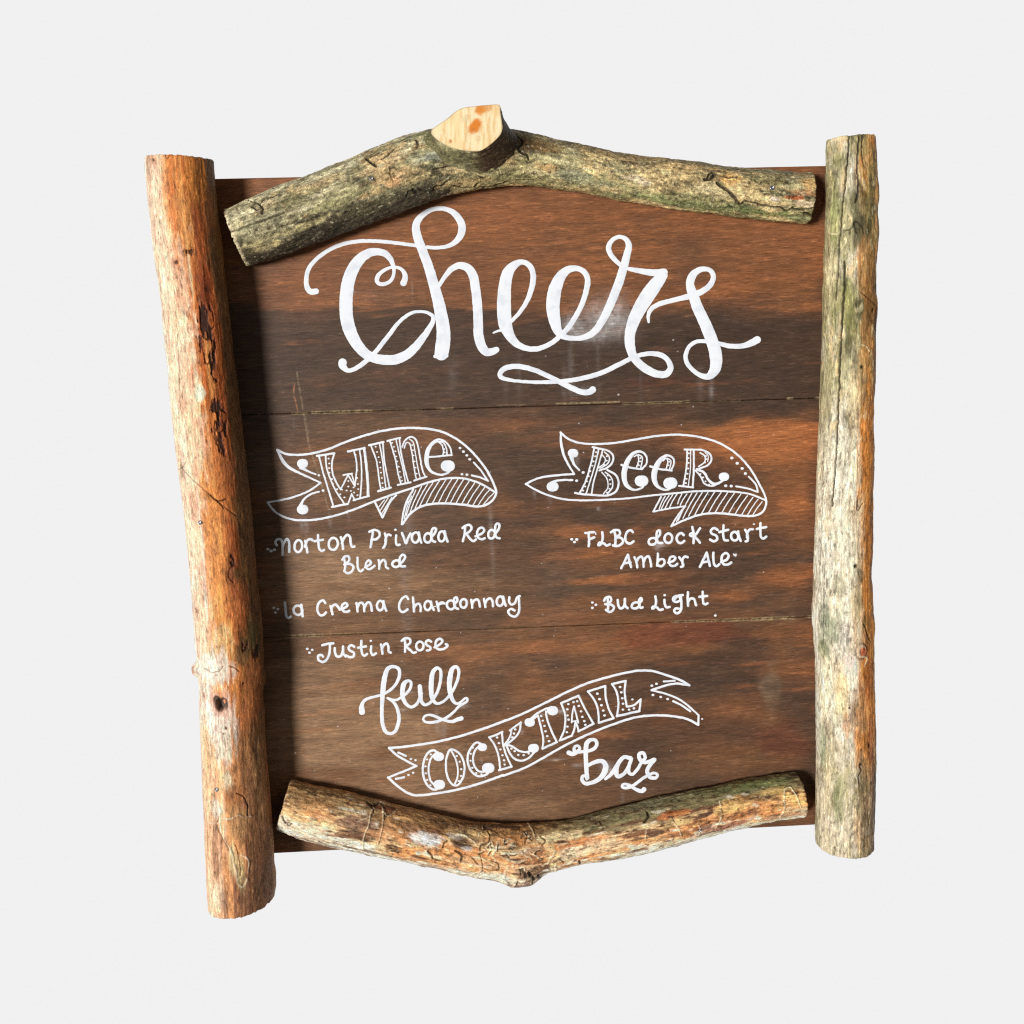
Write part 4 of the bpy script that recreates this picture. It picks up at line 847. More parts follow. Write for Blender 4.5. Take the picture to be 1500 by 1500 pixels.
tB = mix(tB, tB * .64, sstep(.1, .8, n4) * .5); tB = mix(tB, np.minimum(tB * 1.22 + .01, .82), sstep(.1, .8, -n4) * .5)
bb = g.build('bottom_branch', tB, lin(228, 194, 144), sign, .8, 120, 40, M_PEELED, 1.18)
bb['label'] = 'tan peeled branch sagging in the middle, marked with beetle tracks'
g.screw(1022, 1216, 2.6)
# ------------------------------------------------------------------ hand painted lettering, raised strokes of paint
class Ink:
    """strokes of paint on the board; (ox, oy, scale) turn the coordinates of a sketch into photo pixels"""
    def __init__(s, ox=0, oy=0, sc=1.0):
        s.o = (ox, oy, sc); s.V = []; s.L = []; s.St = []; s.n = 0; s.k = 0
    def frame(s, ox, oy, sc): s.o = (ox, oy, sc); return s
    def _ribbon(s, P):
        """P rows: px, py, width px (photo pixels); domed ribbon with round ends"""
        xy = P[:, :2]; w = P[:, 2] / 2
        T = np.gradient(xy, axis=0); T /= np.linalg.norm(T, axis=1)[:, None] + 1e-9
        nc = 6
        ang = np.linspace(0, math.pi / 2, nc + 1)[1:]
        a0 = [(xy[0] - T[0] * w[0] * math.sin(a), w[0] * max(.02, math.cos(a)), T[0]) for a in ang[::-1]]
        a1 = [(xy[-1] + T[-1] * w[-1] * math.sin(a), w[-1] * max(.02, math.cos(a)), T[-1]) for a in ang]
        X = np.array([a[0] for a in a0] + list(xy) + [a[0] for a in a1])
        Wd = np.array([a[1] for a in a0] + list(w) + [a[1] for a in a1])
        Tn = np.array([a[2] for a in a0] + list(T) + [a[2] for a in a1])
        Nn = np.stack([-Tn[:, 1], Tn[:, 0]], 1)
        prof = [(-1, 0), (-.8, .62), (-.35, .95), (.35, .95), (.8, .62), (1, 0)]
        R = len(X); s.k += 1
        hgt = np.minimum(Wd * PX * .05, .00010) + 0.00001 * (s.k % 40) + 2e-7 * np.arange(R)
        rows = []
        for f, hh in prof:
            q = X + Nn * (Wd * f)[:, None]
            B = on_plane(q[:, 0], q[:, 1], 0.0)
            B[:, 1] = -(hgt * hh) - 0.00003
            rows.append(B)
        V = np.stack(rows, 1).reshape(-1, 3)
        F = quads(R, len(prof)) + s.n
        s.V.append(V); s.L.append(F); s.n += len(V)
    def conv(s, pts, w):
        ox, oy, sc = s.o
        return np.array([(ox + p[0] / sc, oy + p[1] / sc, (p[2] if len(p) > 2 else w) / sc) for p in pts])
    def st(s, pts, w=0):                         # flowing stroke
        P = catmull(s.conv(pts, w), 1.2)
        keep = np.append(True, np.linalg.norm(np.diff(P[:, :2], axis=0), axis=1) > 1e-3)
        P = P[keep]
        # hand wobble of the edge
        P[:, 2] *= 1 + np.minimum(.08, .25 / P[:, 2]) * vnoise(np.stack([P[:, 0] * .25, P[:, 1] * .25, P[:, 0] * 0 + s.k], 1), 3) + np.minimum(.05, .12 / P[:, 2]) * vnoise(np.stack([P[:, 0] * .8, P[:, 1] * .8, P[:, 0] * 0 + s.k], 1), 4)
        for c_ in (0, 1): P[:, c_] += 0.22 * vnoise(np.stack([P[:, 0] * .3, P[:, 1] * .3, P[:, 0] * 0 + s.k + 9 * c_], 1), 5)
        s._ribbon(P); return s
    def pl(s, pts, w):                           # angular stroke
        for a, b in zip(pts[:-1], pts[1:]): s.st([a, b], w)
        return s
    def dot(s, *pts, r=7):
        for p in pts:
            rr = p[2] if len(p) > 2 else r
            d = rr * .25
            s.st([(p[0] - d, p[1], rr * 1.9), (p[0], p[1] + .1 * d, rr * 2), (p[0] + d, p[1], rr * 1.9)])
        return s
    def el(s, cx, cy, rx, ry, w, tilt=0.0, a0=0, a1=6.2832):
        pts = []
        for t in np.linspace(a0, a1, 14):
            x, y = rx * math.cos(t), ry * math.sin(t)
            pts.append((cx + x * math.cos(tilt) - y * math.sin(tilt), cy + x * math.sin(tilt) + y * math.cos(tilt)))
        if a1 - a0 > 6.28: pts[-1] = pts[0]
        return s.st(pts, w)
    def build(s, name, parent=sign, label=None):
        Vv = np.concatenate(s.V); F = np.concatenate(s.L)
        o = make_mesh(name, local(Vv), F[:, ::-1].ravel(), np.arange(len(F)) * 4, M_PAINT, parent)
        if label: o['label'] = label
        return o

# ---- Cheers
k = Ink(400, 280, 1500 / 360)
k.st([(796, 560, 40), (806, 530, 34), (800, 498, 26), (782, 476, 20), (750, 464, 18), (710, 468, 18), (670, 488, 22), (640, 518, 26), (634, 548, 26), (650, 566, 24), (685, 566, 24), (715, 548, 22), (735, 515, 20), (738, 480, 22), (728, 440, 28), (712, 408, 34), (685, 382, 40), (640, 370, 44), (590, 376, 52), (535, 410, 64), (488, 475, 74), (460, 550, 78), (448, 630, 80), (445, 710, 80), (452, 790, 80), (476, 868, 76), (515, 938, 68), (570, 996, 60), (630, 1022, 58), (690, 1030, 60), (750, 1026, 60), (810, 1002, 58), (868, 952, 52), (918, 890, 42), (955, 835, 34), (976, 795, 28), (976, 765, 24), (950, 745, 20), (905, 735, 18), (850, 742, 20), (800, 772, 22), (755, 815, 24), (715, 868, 26), (670, 925, 28), (625, 982, 28), (575, 1030, 30), (530, 1066, 28), (485, 1090, 26), (455, 1094, 28), (436, 1080, 38), (424, 1060, 50), (424, 1046, 50)])
k.st([(262, 612, 36), (228, 612, 36), (207, 585, 32), (203, 535, 28), (218, 472, 26), (265, 415, 25), (335, 363, 24), (420, 325, 24), (500, 308, 24), (580, 304, 22), (680, 308, 22), (780, 320, 22), (880, 332, 22)])
k.st([(940, 342, 22), (1000, 345, 22), (1070, 335, 25), (1118, 305, 34), (1148, 260, 44), (1153, 212, 46), (1130, 162, 42), (1090, 124, 34), (1030, 106, 26), (965, 114, 28), (908, 150, 36), (876, 195, 44), (873, 240, 50), (888, 300, 54), (915, 370, 56), (945, 450, 58), (975, 550, 62), (1003, 650, 68), (1025, 750, 76), (1038, 840, 82), (1040, 900, 86), (1034, 950, 88), (1028, 990, 84)])
k.pl([(990, 1008), (1060, 1004)], 22)
k.st([(1012, 578, 24), (1050, 520, 28), (1090, 475, 36), (1140, 454, 42), (1190, 470, 50), (1222, 520, 56), (1236, 600, 56), (1247, 700, 58), (1252, 800, 58), (1255, 880, 60), (1272, 945, 58), (1305, 982, 50), (1340, 978, 44), (1364, 968, 36)])
k.frame(700, 300, 1500 / 440)
k.st([(78, 639, 9), (96, 632, 11), (116, 626, 14)])
k.st([(170, 580, 18), (210, 535, 20), (250, 470, 24), (272, 400, 28), (276, 350, 28), (264, 312, 28), (240, 290, 26), (212, 286, 28), (178, 304, 42), (150, 340, 56), (136, 400, 62), (131, 470, 68), (131, 540, 70), (138, 600, 66), (158, 650, 50), (192, 692, 36), (240, 716, 28), (290, 720, 26), (340, 705, 24), (380, 682, 24), (410, 655, 24), (445, 622, 26), (482, 568, 26), (520, 495, 26), (543, 420, 28), (548, 370, 28), (530, 334, 28), (495, 318, 28), (455, 322, 36), (418, 352, 50), (392, 402, 62), (378, 460, 68), (375, 520, 66), (384, 580, 58), (400, 630, 44), (425, 655, 32), (470, 666, 24), (530, 662, 28), (580, 635, 34), (620, 580, 38), (660, 500, 42), (700, 400, 44), (726, 320, 42), (744, 250, 36), (754, 205, 32), (740, 172, 24), (705, 160, 20), (670, 178, 22), (653, 212, 26), (660, 242, 26), (682, 272, 24), (712, 300, 20)])
k.st([(748, 318, 18), (820, 332, 28), (890, 340, 36), (930, 336, 36)])
k.st([(925, 352, 46), (890, 395, 66), (850, 450, 72), (810, 515, 68), (776, 585, 60), (759, 650, 52), (760, 700, 50), (773, 750, 42), (802, 790, 40), (850, 826, 40), (900, 846, 36), (942, 844, 34), (962, 815, 30), (950, 778, 26), (918, 752, 26), (870, 743, 24), (820, 748, 22), (770, 765, 22), (700, 800, 24), (620, 838, 24), (540, 862, 24), (460, 877, 22), (380, 884, 20), (300, 886, 18), (220, 882, 16), (160, 875, 18), (118, 862, 22), (110, 845, 24), (130, 820, 26), (180, 807, 26), (240, 813, 26), (300, 832, 24), (360, 860, 24), (420, 890, 26), (480, 920, 28), (530, 937, 28), (562, 932, 32), (574, 922, 34)])
k.st([(853, 585, 12), (851, 555, 18), (865, 522, 22), (900, 498, 24), (960, 480, 24), (1020, 466, 26), (1075, 450, 32), (1120, 432, 30), (1158, 402, 28), (1176, 365, 26), (1168, 335, 24), (1140, 321, 24), (1100, 328, 30), (1068, 360, 40), (1060, 400, 42), (1075, 450, 50), (1100, 520, 55), (1133, 590, 58), (1162, 660, 60), (1184, 730, 62), (1190, 790, 60), (1178, 832, 50), (1148, 858, 32), (1110, 850, 24), (1070, 822, 22), (1044, 788, 22), (1038, 755, 22), (1050, 716, 20), (1085, 686, 20), (1130, 681, 20), (1200, 692, 22), (1260, 705, 24), (1320, 705, 26), (1370, 688, 34), (1396, 674, 36)])
k.build('heading_lettering', label='large flowing white script reading Cheers')

# ---- wine banner
k = Ink(380, 600, 1500 / 380)
k.st([(102, 232), (150, 255), (220, 262), (300, 254), (400, 228), (480, 195), (560, 165), (680, 130), (780, 112), (880, 106), (980, 112), (1060, 130), (1140, 170), (1210, 225), (1270, 290), (1320, 360), (1355, 430), (1370, 480), (1352, 520), (1312, 550), (1260, 560), (1180, 550), (1080, 543), (980, 548), (920, 568), (870, 605), (828, 662)], 13)
k.st([(102, 234, 10), (120, 268, 16), (142, 305, 19), (172, 335, 17), (240, 370, 13), (300, 398, 11), (354, 423, 10)])
k.st([(354, 423), (290, 468), (200, 505), (120, 524), (47, 537)], 11)
k.st([(47, 537), (80, 580), (130, 615), (190, 635), (250, 640), (330, 635), (430, 615), (540, 580), (640, 540), (760, 495), (880, 455), (980, 420), (1080, 398), (1180, 398), (1260, 420), (1320, 450), (1368, 480)], 12)
k.st([(890, 462), (852, 530), (832, 600), (823, 664)], 11)
k.pl([(670, 540), (712, 624)], 12); k.st([(714, 622), (738, 570), (765, 522), (792, 495)], 11)
k.pl([(692, 562), (722, 522)], 6); k.pl([(698, 585), (745, 510)], 6); k.pl([(706, 604), (765, 508)], 6)
for a, b in [((862, 530), (836, 590)), ((880, 500), (838, 630)), ((905, 465), (850, 612)), ((938, 445), (872, 592)), ((972, 432), (900, 572)), ((1005, 420), (925, 560)), ((1042, 410), (962, 548)), ((1080, 404), (1000, 545)), ((1112, 402), (1034, 543)), ((1148, 402), (1072, 543)), ((1182, 403), (1102, 545)), ((1215, 410), (1136, 547)), ((1248, 420), (1168, 550)), ((1278, 432), (1200, 553)), ((1306, 446), (1234, 556)), ((1332, 462), (1264, 556)), ((1355, 484), (1294, 552))]:
    k.st([a, ((a[0] + b[0]) / 2 - 4, (a[1] + b[1]) / 2), b], 6.5)
k.dot((1160, 222), (1180, 243), (1200, 265), (1217, 287), (1172, 374), (1200, 376), (345, 380), (368, 468), r=7)
k.st([(1240, 305), (1280, 350), (1322, 412)], 11); k.st([(1322, 412), (1280, 393), (1228, 380)], 11)
k.dot((250, 312, 27), (250, 577, 28)); k.st([(240, 335, 20), (285, 358, 11), (326, 374, 9)]); k.st([(236, 560, 20), (258, 518, 12), (300, 488, 11), (345, 475, 10)])
wb = k.build('banner', label='outlined ribbon above the wine list')
k = Ink(380, 600, 1500 / 380)
k.pl([(332, 268), (434, 252)], 12); k.st([(345, 270), (365, 350), (395, 450), (428, 560)], 10); k.st([(383, 262), (388, 330), (410, 400), (445, 475), (488, 540)], 9); k.st([(432, 255), (420, 310), (424, 370), (445, 420), (470, 462)], 10)
k.pl([(470, 462), (514, 376)], 9); k.pl([(486, 378), (536, 370)], 10); k.st([(512, 376), (532, 410), (552, 442)], 9); k.pl([(534, 372), (554, 440)], 8)
k.st([(552, 442), (560, 380), (562, 310), (548, 240)], 9); k.st([(580, 232), (590, 320), (590, 420), (582, 515)], 9); k.st([(606, 222), (618, 320), (627, 420), (628, 498)], 15)
k.pl([(512, 242), (610, 222)], 12); k.pl([(420, 563), (512, 545)], 12); k.pl([(512, 545), (534, 488), (552, 524)], 9); k.pl([(545, 524), (634, 499)], 11)
k.dot((400, 283), (405, 312), (403, 338), (405, 365), (420, 402), (425, 430), (450, 460), (468, 490), (492, 508), (478, 462), (515, 412), (515, 445), (545, 450), (505, 468), (530, 470), (548, 480), (572, 460), (568, 495), (556, 262), (560, 300), (566, 350), (565, 395), (570, 430), r=5)
k.pl([(634, 206), (718, 187)], 12); k.st([(645, 208), (678, 300), (692, 400), (704, 470)], 9); k.st([(694, 196), (712, 290), (722, 380), (732, 455)], 8); k.st([(714, 190), (722, 290), (738, 380), (752, 448)], 9); k.pl([(687, 472), (760, 451)], 12)
k.dot((672, 215), (680, 245), (690, 275), (697, 305), (700, 335), (703, 365), (708, 395), (712, 425), (714, 450), r=4.5)
k.pl([(740, 181), (814, 163)], 11); k.st([(755, 182), (785, 280), (805, 380), (820, 432)], 9); k.st([(790, 172), (808, 250), (832, 350), (846, 425)], 8); k.st([(810, 168), (822, 260), (845, 360), (862, 420)], 9)
k.st([(826, 215), (845, 176), (878, 157), (904, 172), (918, 215), (930, 280), (944, 350), (960, 388)], 10); k.st([(838, 222), (852, 190), (868, 195), (880, 240), (892, 320), (908, 405)], 8); k.st([(868, 170), (888, 185), (900, 240), (916, 330), (930, 395)], 7)
k.pl([(800, 436), (876, 420)], 11); k.pl([(895, 410), (968, 388)], 11)
k.dot((768, 192), (778, 215), (786, 240), (792, 270), (798, 300), (806, 330), (812, 360), (818, 390), (824, 412), (882, 180), (884, 205), (888, 235), (892, 265), (898, 300), (904, 335), (910, 370), r=4.5)
k.pl([(968, 276), (1112, 263)], 11); k.st([(1112, 262, 10), (1102, 220, 10), (1075, 186, 11), (1035, 173, 13), (1000, 194, 18), (975, 235, 24), (966, 290, 26), (976, 335, 20), (1003, 364, 14), (1050, 377, 12), (1090, 365, 12), (1114, 338, 12)]); k.dot((1090, 326, 34))
k.st([(1000, 205), (1030, 185), (1055, 205), (1064, 235), (1062, 264)], 8); k.st([(1030, 185), (1062, 190), (1082, 225), (1085, 262)], 8); k.dot((1058, 206), (1068, 228), (1072, 248), r=4.5)
k.build('banner_lettering', wb, 'white capitals with dotted infill reading Wine')

# ---- beer banner
k = Ink(760, 600, 1500 / 380)
k.st([(242, 132), (280, 165), (340, 190), (430, 199), (540, 194), (680, 172), (800, 152), (900, 145), (1000, 151), (1110, 175), (1200, 215), (1280, 275), (1340, 345), (1390, 430), (1424, 500), (1430, 545), (1410, 590), (1370, 612), (1300, 614), (1220, 604), (1130, 599), (1040, 610), (960, 638), (882, 674)], 12)
k.st([(242, 132, 10), (246, 205, 15), (268, 282, 14), (320, 372, 10)]); k.st([(320, 372), (240, 378), (150, 388), (90, 405), (40, 430)], 12)
k.st([(40, 430), (90, 460), (170, 495), (260, 518), (360, 525), (480, 522), (640, 512), (780, 495), (900, 484), (1000, 474), (1120, 470), (1240, 475), (1340, 490), (1424, 522)], 11)
k.st([(822, 505), (800, 548), (777, 590)], 10); k.st([(777, 590), (870, 572), (963, 558)], 10); k.st([(963, 558), (918, 615), (882, 672)], 10)
for a, b in [((846, 500), (812, 575)), ((868, 497), (824, 574)), ((890, 494), (846, 572)), ((914, 490), (872, 566)), ((944, 488), (918, 545)), ((972, 488), (934, 552)), ((945, 592), (912, 648)), ((1000, 484), (922, 640)), ((1030, 482), (950, 628)), ((1060, 480), (982, 616)), ((1094, 479), (1018, 608)), ((1132, 478), (1058, 600)), ((1170, 478), (1096, 598)), ((1208, 480), (1134, 598)), ((1246, 484), (1172, 600)), ((1284, 490), (1212, 602)), ((1322, 498), (1250, 606)), ((1354, 508), (1288, 610)), ((1384, 518), (1322, 612)), ((1408, 532), (1354, 608))]:
    k.st([a, ((a[0] + b[0]) / 2 - 3, (a[1] + b[1]) / 2), b], 6.5)
k.dot((1232, 280), (1263, 310), (1291, 340), (1310, 370), (1197, 440), (1228, 442), (372, 363), (335, 411), r=8)
k.st([(1330, 388), (1372, 435), (1382, 476)], 11); k.st([(1382, 476), (1330, 458), (1257, 443)], 11)
k.dot((314, 252, 26), (196, 445, 29)); k.st([(304, 275, 24), (320, 318, 13), (350, 350, 10)]); k.st([(180, 430, 20), (215, 412, 13), (262, 407, 12), (310, 408, 12)])
bb2 = k.build('banner', label='outlined ribbon above the beer list')
k = Ink(760, 600, 1500 / 380)
k.st([(426, 217), (470, 226), (520, 240), (546, 270), (540, 308), (510, 336), (466, 352)], 11); k.st([(436, 222), (420, 300), (392, 400), (350, 488)], 10); k.st([(485, 235), (458, 330), (432, 420), (420, 492)], 9); k.st([(462, 232), (438, 330), (404, 440), (388, 488)], 8)
k.st([(326, 482), (380, 490), (440, 494), (520, 495), (564, 470), (577, 420), (560, 378), (512, 350)], 12); k.st([(496, 246), (524, 275), (516, 310), (470, 340)], 8); k.st([(482, 262), (500, 285), (490, 315), (462, 336)], 7); k.st([(500, 362), (536, 395), (542, 445), (512, 488)], 8); k.st([(480, 362), (510, 400), (515, 450), (490, 488)], 7)
k.dot((448, 246), (442, 270), (432, 300), (425, 325), (412, 355), (404, 385), (395, 415), (384, 445), (372, 468), (510, 270), (508, 295), (494, 318), (516, 380), (526, 405), (530, 430), (525, 458), (510, 480), r=5)
k.st([(595, 320, 14), (640, 334, 12), (710, 345, 11)]); k.st([(712, 345, 11), (738, 312, 11), (738, 270, 12), (706, 243, 14), (665, 252, 20), (632, 292, 28), (612, 350, 32), (610, 400, 30), (628, 442, 22), (668, 464, 13), (712, 452, 11), (734, 420, 11)]); k.dot((710, 412, 33))
k.st([(668, 272), (686, 262), (694, 290), (682, 334)], 8); k.st([(692, 260), (714, 275), (706, 338)], 8); k.dot((704, 280), (702, 300), (694, 322), r=5)
k.st([(760, 328, 14), (805, 342, 12), (884, 352, 11)]); k.st([(882, 350, 11), (898, 312, 11), (892, 280, 12), (862, 265, 14), (825, 284, 24), (795, 330, 32), (783, 380, 32), (790, 425, 26), (820, 455, 16), (858, 464, 12), (892, 448, 11)]); k.dot((876, 425, 34))
k.st([(836, 296), (852, 282), (862, 300), (852, 342)], 8); k.st([(862, 282), (880, 296), (872, 346)], 8); k.dot((870, 302), (866, 322), r=4.5)
k.pl([(958, 231), (1012, 231)], 11); k.st([(1010, 231), (1062, 234), (1104, 256), (1114, 290), (1090, 322), (1030, 345)], 11); k.st([(974, 236), (970, 330), (952, 438)], 10); k.st([(1012, 236), (1012, 340), (1006, 446)], 11); k.st([(994, 236), (992, 340), (980, 444)], 6)
k.pl([(926, 441), (1008, 450)], 11); k.st([(1030, 345, 14), (1072, 365, 14), (1096, 405, 14), (1130, 430, 16), (1168, 418, 14), (1192, 396, 14)]); k.st([(1022, 352), (1052, 388), (1076, 430), (1118, 442), (1150, 430)], 9); k.dot((1186, 388, 25))
k.st([(1050, 250), (1074, 268), (1076, 300), (1040, 330)], 8); k.st([(1076, 248), (1096, 270), (1092, 300)], 6); k.dot((1082, 268), (1086, 286), (1076, 306), (984, 252), (982, 280), (982, 308), (980, 340), (976, 370), (970, 400), (966, 425), (1050, 372), (1066, 392), (1080, 415), (1102, 434), r=5)
k.build('banner_lettering', bb2, 'white capitals with dotted infill reading Beer')

# ---- the lists
Wd = 13.5
k = Ink(380, 750, 3.75)
k.dot((47, 203), (64, 215), (82, 207), r=7)
k.st([(95, 182), (88, 166), (98, 150), (116, 150), (126, 170), (126, 235)], Wd); k.st([(127, 190), (140, 160), (152, 148), (162, 162), (164, 218)], Wd); k.el(214, 187, 21, 33, Wd, .1); k.st([(252, 158), (258, 190), (264, 222)], Wd); k.st([(250, 190), (256, 172), (268, 152), (286, 150), (292, 156)], Wd)
k.st([(322, 126), (325, 175), (332, 206), (345, 214), (356, 208)], Wd); k.pl([(304, 160), (350, 152)], Wd); k.el(406, 175, 25, 33, Wd, .1); k.st([(448, 138), (456, 170), (460, 202)], Wd); k.st([(454, 172), (466, 142), (484, 126), (498, 138), (502, 172), (510, 192), (522, 190)], Wd)
k.st([(604, 108), (622, 104), (618, 150), (610, 194)], Wd); k.st([(604, 108), (634, 98), (656, 108), (660, 130), (644, 148), (622, 152)], Wd)
k.st([(690, 118), (696, 150), (686, 192), (680, 196)], Wd); k.st([(692, 160), (696, 138), (708, 124), (722, 128)], Wd); k.st([(752, 128), (750, 160), (756, 180), (770, 180)], Wd); k.dot((747, 98), r=6)
k.st([(784, 116), (796, 146), (806, 172), (816, 146), (830, 118)], Wd); k.el(858, 140, 20, 28, Wd, .1); k.st([(876, 112), (882, 145), (890, 168)], Wd)
k.el(926, 142, 20, 26, Wd, .1); k.st([(944, 140), (966, 112), (970, 92), (956, 88), (946, 108), (946, 140), (954, 160), (966, 164)], Wd); k.el(1002, 134, 18, 28, Wd, .1); k.st([(1018, 106), (1026, 140), (1034, 162)], Wd)
k.st([(1116, 88), (1132, 76), (1152, 70), (1166, 86), (1154, 108), (1130, 122)], Wd); k.st([(1130, 80), (1128, 120), (1118, 160)], Wd); k.st([(1140, 122), (1160, 150), (1176, 160), (1190, 150)], Wd)
k.st([(1188, 134), (1222, 118), (1236, 100), (1226, 86), (1206, 92), (1196, 116), (1204, 142), (1224, 150), (1238, 144)], Wd); k.el(1276, 122, 18, 24, Wd, .2); k.st([(1292, 124), (1316, 90), (1318, 68), (1304, 64), (1296, 84), (1296, 116), (1304, 140), (1320, 144)], Wd)
k.st([(466, 252), (472, 290), (468, 326)], Wd); k.st([(456, 262), (470, 244), (490, 244), (494, 264), (474, 284), (466, 288)], Wd); k.st([(470, 288), (500, 286), (518, 302), (508, 326), (484, 336), (466, 322)], Wd)
k.st([(540, 250), (540, 290), (546, 318), (558, 326), (570, 316)], Wd); k.st([(580, 304), (606, 290), (614, 276), (602, 266), (588, 280), (586, 302), (600, 314), (620, 306), (634, 296)], Wd)
k.st([(656, 264), (660, 290), (658, 312)], Wd); k.st([(658, 294), (668, 274), (684, 262), (694, 276), (696, 302), (708, 310)], Wd); k.el(752, 284, 22, 18, Wd, -.3); k.st([(770, 288), (794, 262), (800, 242), (786, 234), (774, 248), (770, 276), (778, 298), (800, 298)], Wd)
k.build('list_lettering', label='white hand lettering reading Norton Privada Red Blend')
k = Ink(380, 750, 3.75)
k.dot((79, 527), (102, 533), (88, 552), r=6.5)
k.st([(140, 497), (144, 540), (150, 574), (160, 582), (172, 574)], Wd); k.el(212, 540, 24, 26, Wd, -.4); k.st([(230, 510), (234, 545), (238, 572)], Wd)
k.st([(362, 500), (352, 486), (334, 492), (320, 518), (322, 550), (338, 568), (356, 562), (366, 552)], Wd); k.st([(390, 516), (398, 545), (402, 562)], Wd); k.st([(396, 545), (400, 520), (416, 508), (430, 518), (438, 530)], Wd)
k.st([(440, 536), (470, 526), (484, 512), (474, 500), (458, 508), (452, 528), (464, 546), (482, 548), (494, 542)], Wd)
k.st([(534, 500), (538, 525), (540, 546)], Wd); k.st([(538, 526), (550, 502), (564, 498), (574, 515), (576, 545)], Wd); k.st([(578, 525), (590, 500), (604, 495), (614, 512), (618, 542)], Wd); k.el(664, 514, 18, 26, Wd, .1); k.st([(682, 490), (688, 520), (698, 542)], Wd)
k.st([(818, 478), (806, 464), (786, 474), (770, 502), (770, 534), (786, 550), (802, 544), (814, 534)], Wd); k.st([(844, 470), (848, 510), (850, 546)], Wd); k.st([(850, 528), (862, 508), (878, 504), (886, 522), (886, 545)], Wd); k.el(926, 514, 18, 25, Wd, .1); k.st([(942, 492), (948, 518), (958, 538)], Wd)
k.st([(974, 492), (982, 520), (986, 542)], Wd); k.st([(980, 524), (988, 504), (1002, 496), (1016, 502)], Wd); k.el(1052, 510, 22, 24, Wd, -.2); k.st([(1070, 510), (1088, 486), (1084, 468), (1072, 474), (1070, 500), (1078, 526), (1092, 532)], Wd)
k.el(1122, 502, 18, 24, Wd, .1); k.st([(1164, 482), (1168, 505), (1170, 526)], Wd); k.st([(1169, 508), (1182, 484), (1198, 480), (1208, 496), (1212, 520)], Wd); k.st([(1234, 478), (1238, 500), (1242, 522)], Wd); k.st([(1240, 504), (1254, 480), (1270, 474), (1282, 492), (1284, 518)], Wd)
k.el(1322, 490, 18, 26, Wd, .1); k.st([(1340, 464), (1346, 492), (1354, 514)], Wd); k.st([(1374, 468), (1372, 490), (1384, 508), (1404, 500), (1416, 470), (1430, 462)], Wd); k.st([(1424, 464), (1428, 510), (1424, 555), (1404, 574), (1378, 566), (1368, 546), (1382, 532), (1402, 540)], Wd)
k.st([(950, 524), (985, 512), (1022, 500)], 5)
k.build('list_lettering', label='white hand lettering reading la Crema Chardonnay')
k = Ink(380, 750, 3.75)
k.dot((263, 752), (290, 757), (275, 772), r=6.5)
k.st([(346, 732), (376, 724), (406, 722)], Wd); k.st([(388, 726), (386, 770), (372, 808), (348, 824), (326, 812), (324, 790), (344, 786), (350, 794)], Wd)
k.st([(414, 748), (416, 775), (428, 794), (448, 790), (458, 764), (460, 738)], Wd); k.st([(460, 745), (462, 778), (474, 794)], Wd); k.st([(522, 740), (506, 732), (490, 744), (496, 760), (518, 772), (518, 792), (498, 798), (478, 788)], Wd)
k.st([(560, 708), (560, 750), (566, 782), (578, 790), (592, 780)], Wd); k.pl([(542, 746), (586, 738)], Wd); k.st([(614, 738), (614, 770), (624, 786), (640, 776)], Wd); k.dot((612, 708), r=6)
k.st([(668, 728), (674, 755), (676, 778)], Wd); k.st([(672, 756), (684, 730), (700, 722), (710, 742), (710, 766), (722, 772)], Wd)
k.st([(798, 700), (802, 735), (800, 768)], Wd); k.st([(782, 708), (800, 694), (826, 698), (828, 720), (802, 738)], Wd); k.st([(808, 738), (832, 762), (846, 774), (860, 770)], Wd); k.el(882, 736, 20, 24, Wd, .1); k.st([(944, 712), (928, 704), (914, 716), (922, 732), (940, 744), (936, 758), (920, 760)], Wd)
k.st([(962, 744), (996, 724), (1006, 706), (992, 696), (974, 706), (968, 732), (980, 752), (1004, 754), (1028, 742), (1034, 732), (1024, 726)], Wd)
k.build('list_lettering', label='white hand lettering reading Justin Rose')
Wd = 15.5
k = Ink(800, 750, 1500 / 350)
k.dot((160, 172), (192, 172), (178, 188), r=8)
k.st([(266, 132), (270, 175), (268, 214)], Wd); k.pl([(246, 132), (300, 126)], Wd); k.st([(300, 126), (311, 131), (313, 140)], 8); k.pl([(270, 170), (302, 160)], Wd)
k.st([(352, 128), (356, 165), (342, 204), (328, 208), (334, 192), (362, 198), (380, 210), (400, 202)], Wd); k.st([(430, 122), (436, 165), (434, 212)], Wd); k.st([(406, 128), (430, 114), (456, 116), (464, 136), (436, 160)], Wd); k.st([(438, 160), (470, 162), (484, 182), (470, 204), (440, 214), (420, 210)], Wd)
k.st([(546, 126), (530, 114), (510, 124), (498, 156), (504, 188), (526, 198), (550, 184)], Wd)
k.el(668, 184, 26, 20, Wd, -.4); k.st([(690, 170), (716, 138), (712, 116), (698, 122), (694, 160), (704, 192), (730, 194)], Wd); k.el(768, 165, 24, 30, Wd, .1); k.st([(864, 144), (850, 132), (830, 142), (820, 168), (832, 192), (852, 194), (868, 182)], Wd)
k.st([(918, 94), (928, 145), (926, 196)], Wd); k.st([(966, 102), (944, 136), (920, 152), (902, 144), (916, 132), (940, 160), (966, 192)], Wd)
k.st([(1076, 112), (1056, 100), (1034, 116), (1040, 136), (1070, 150), (1074, 172), (1052, 184), (1030, 172)], Wd); k.st([(1114, 84), (1112, 140), (1120, 176), (1142, 178)], Wd); k.pl([(1088, 126), (1144, 112)], Wd); k.el(1184, 152, 23, 27, Wd, -.2); k.st([(1206, 122), (1212, 155), (1222, 182)], Wd)
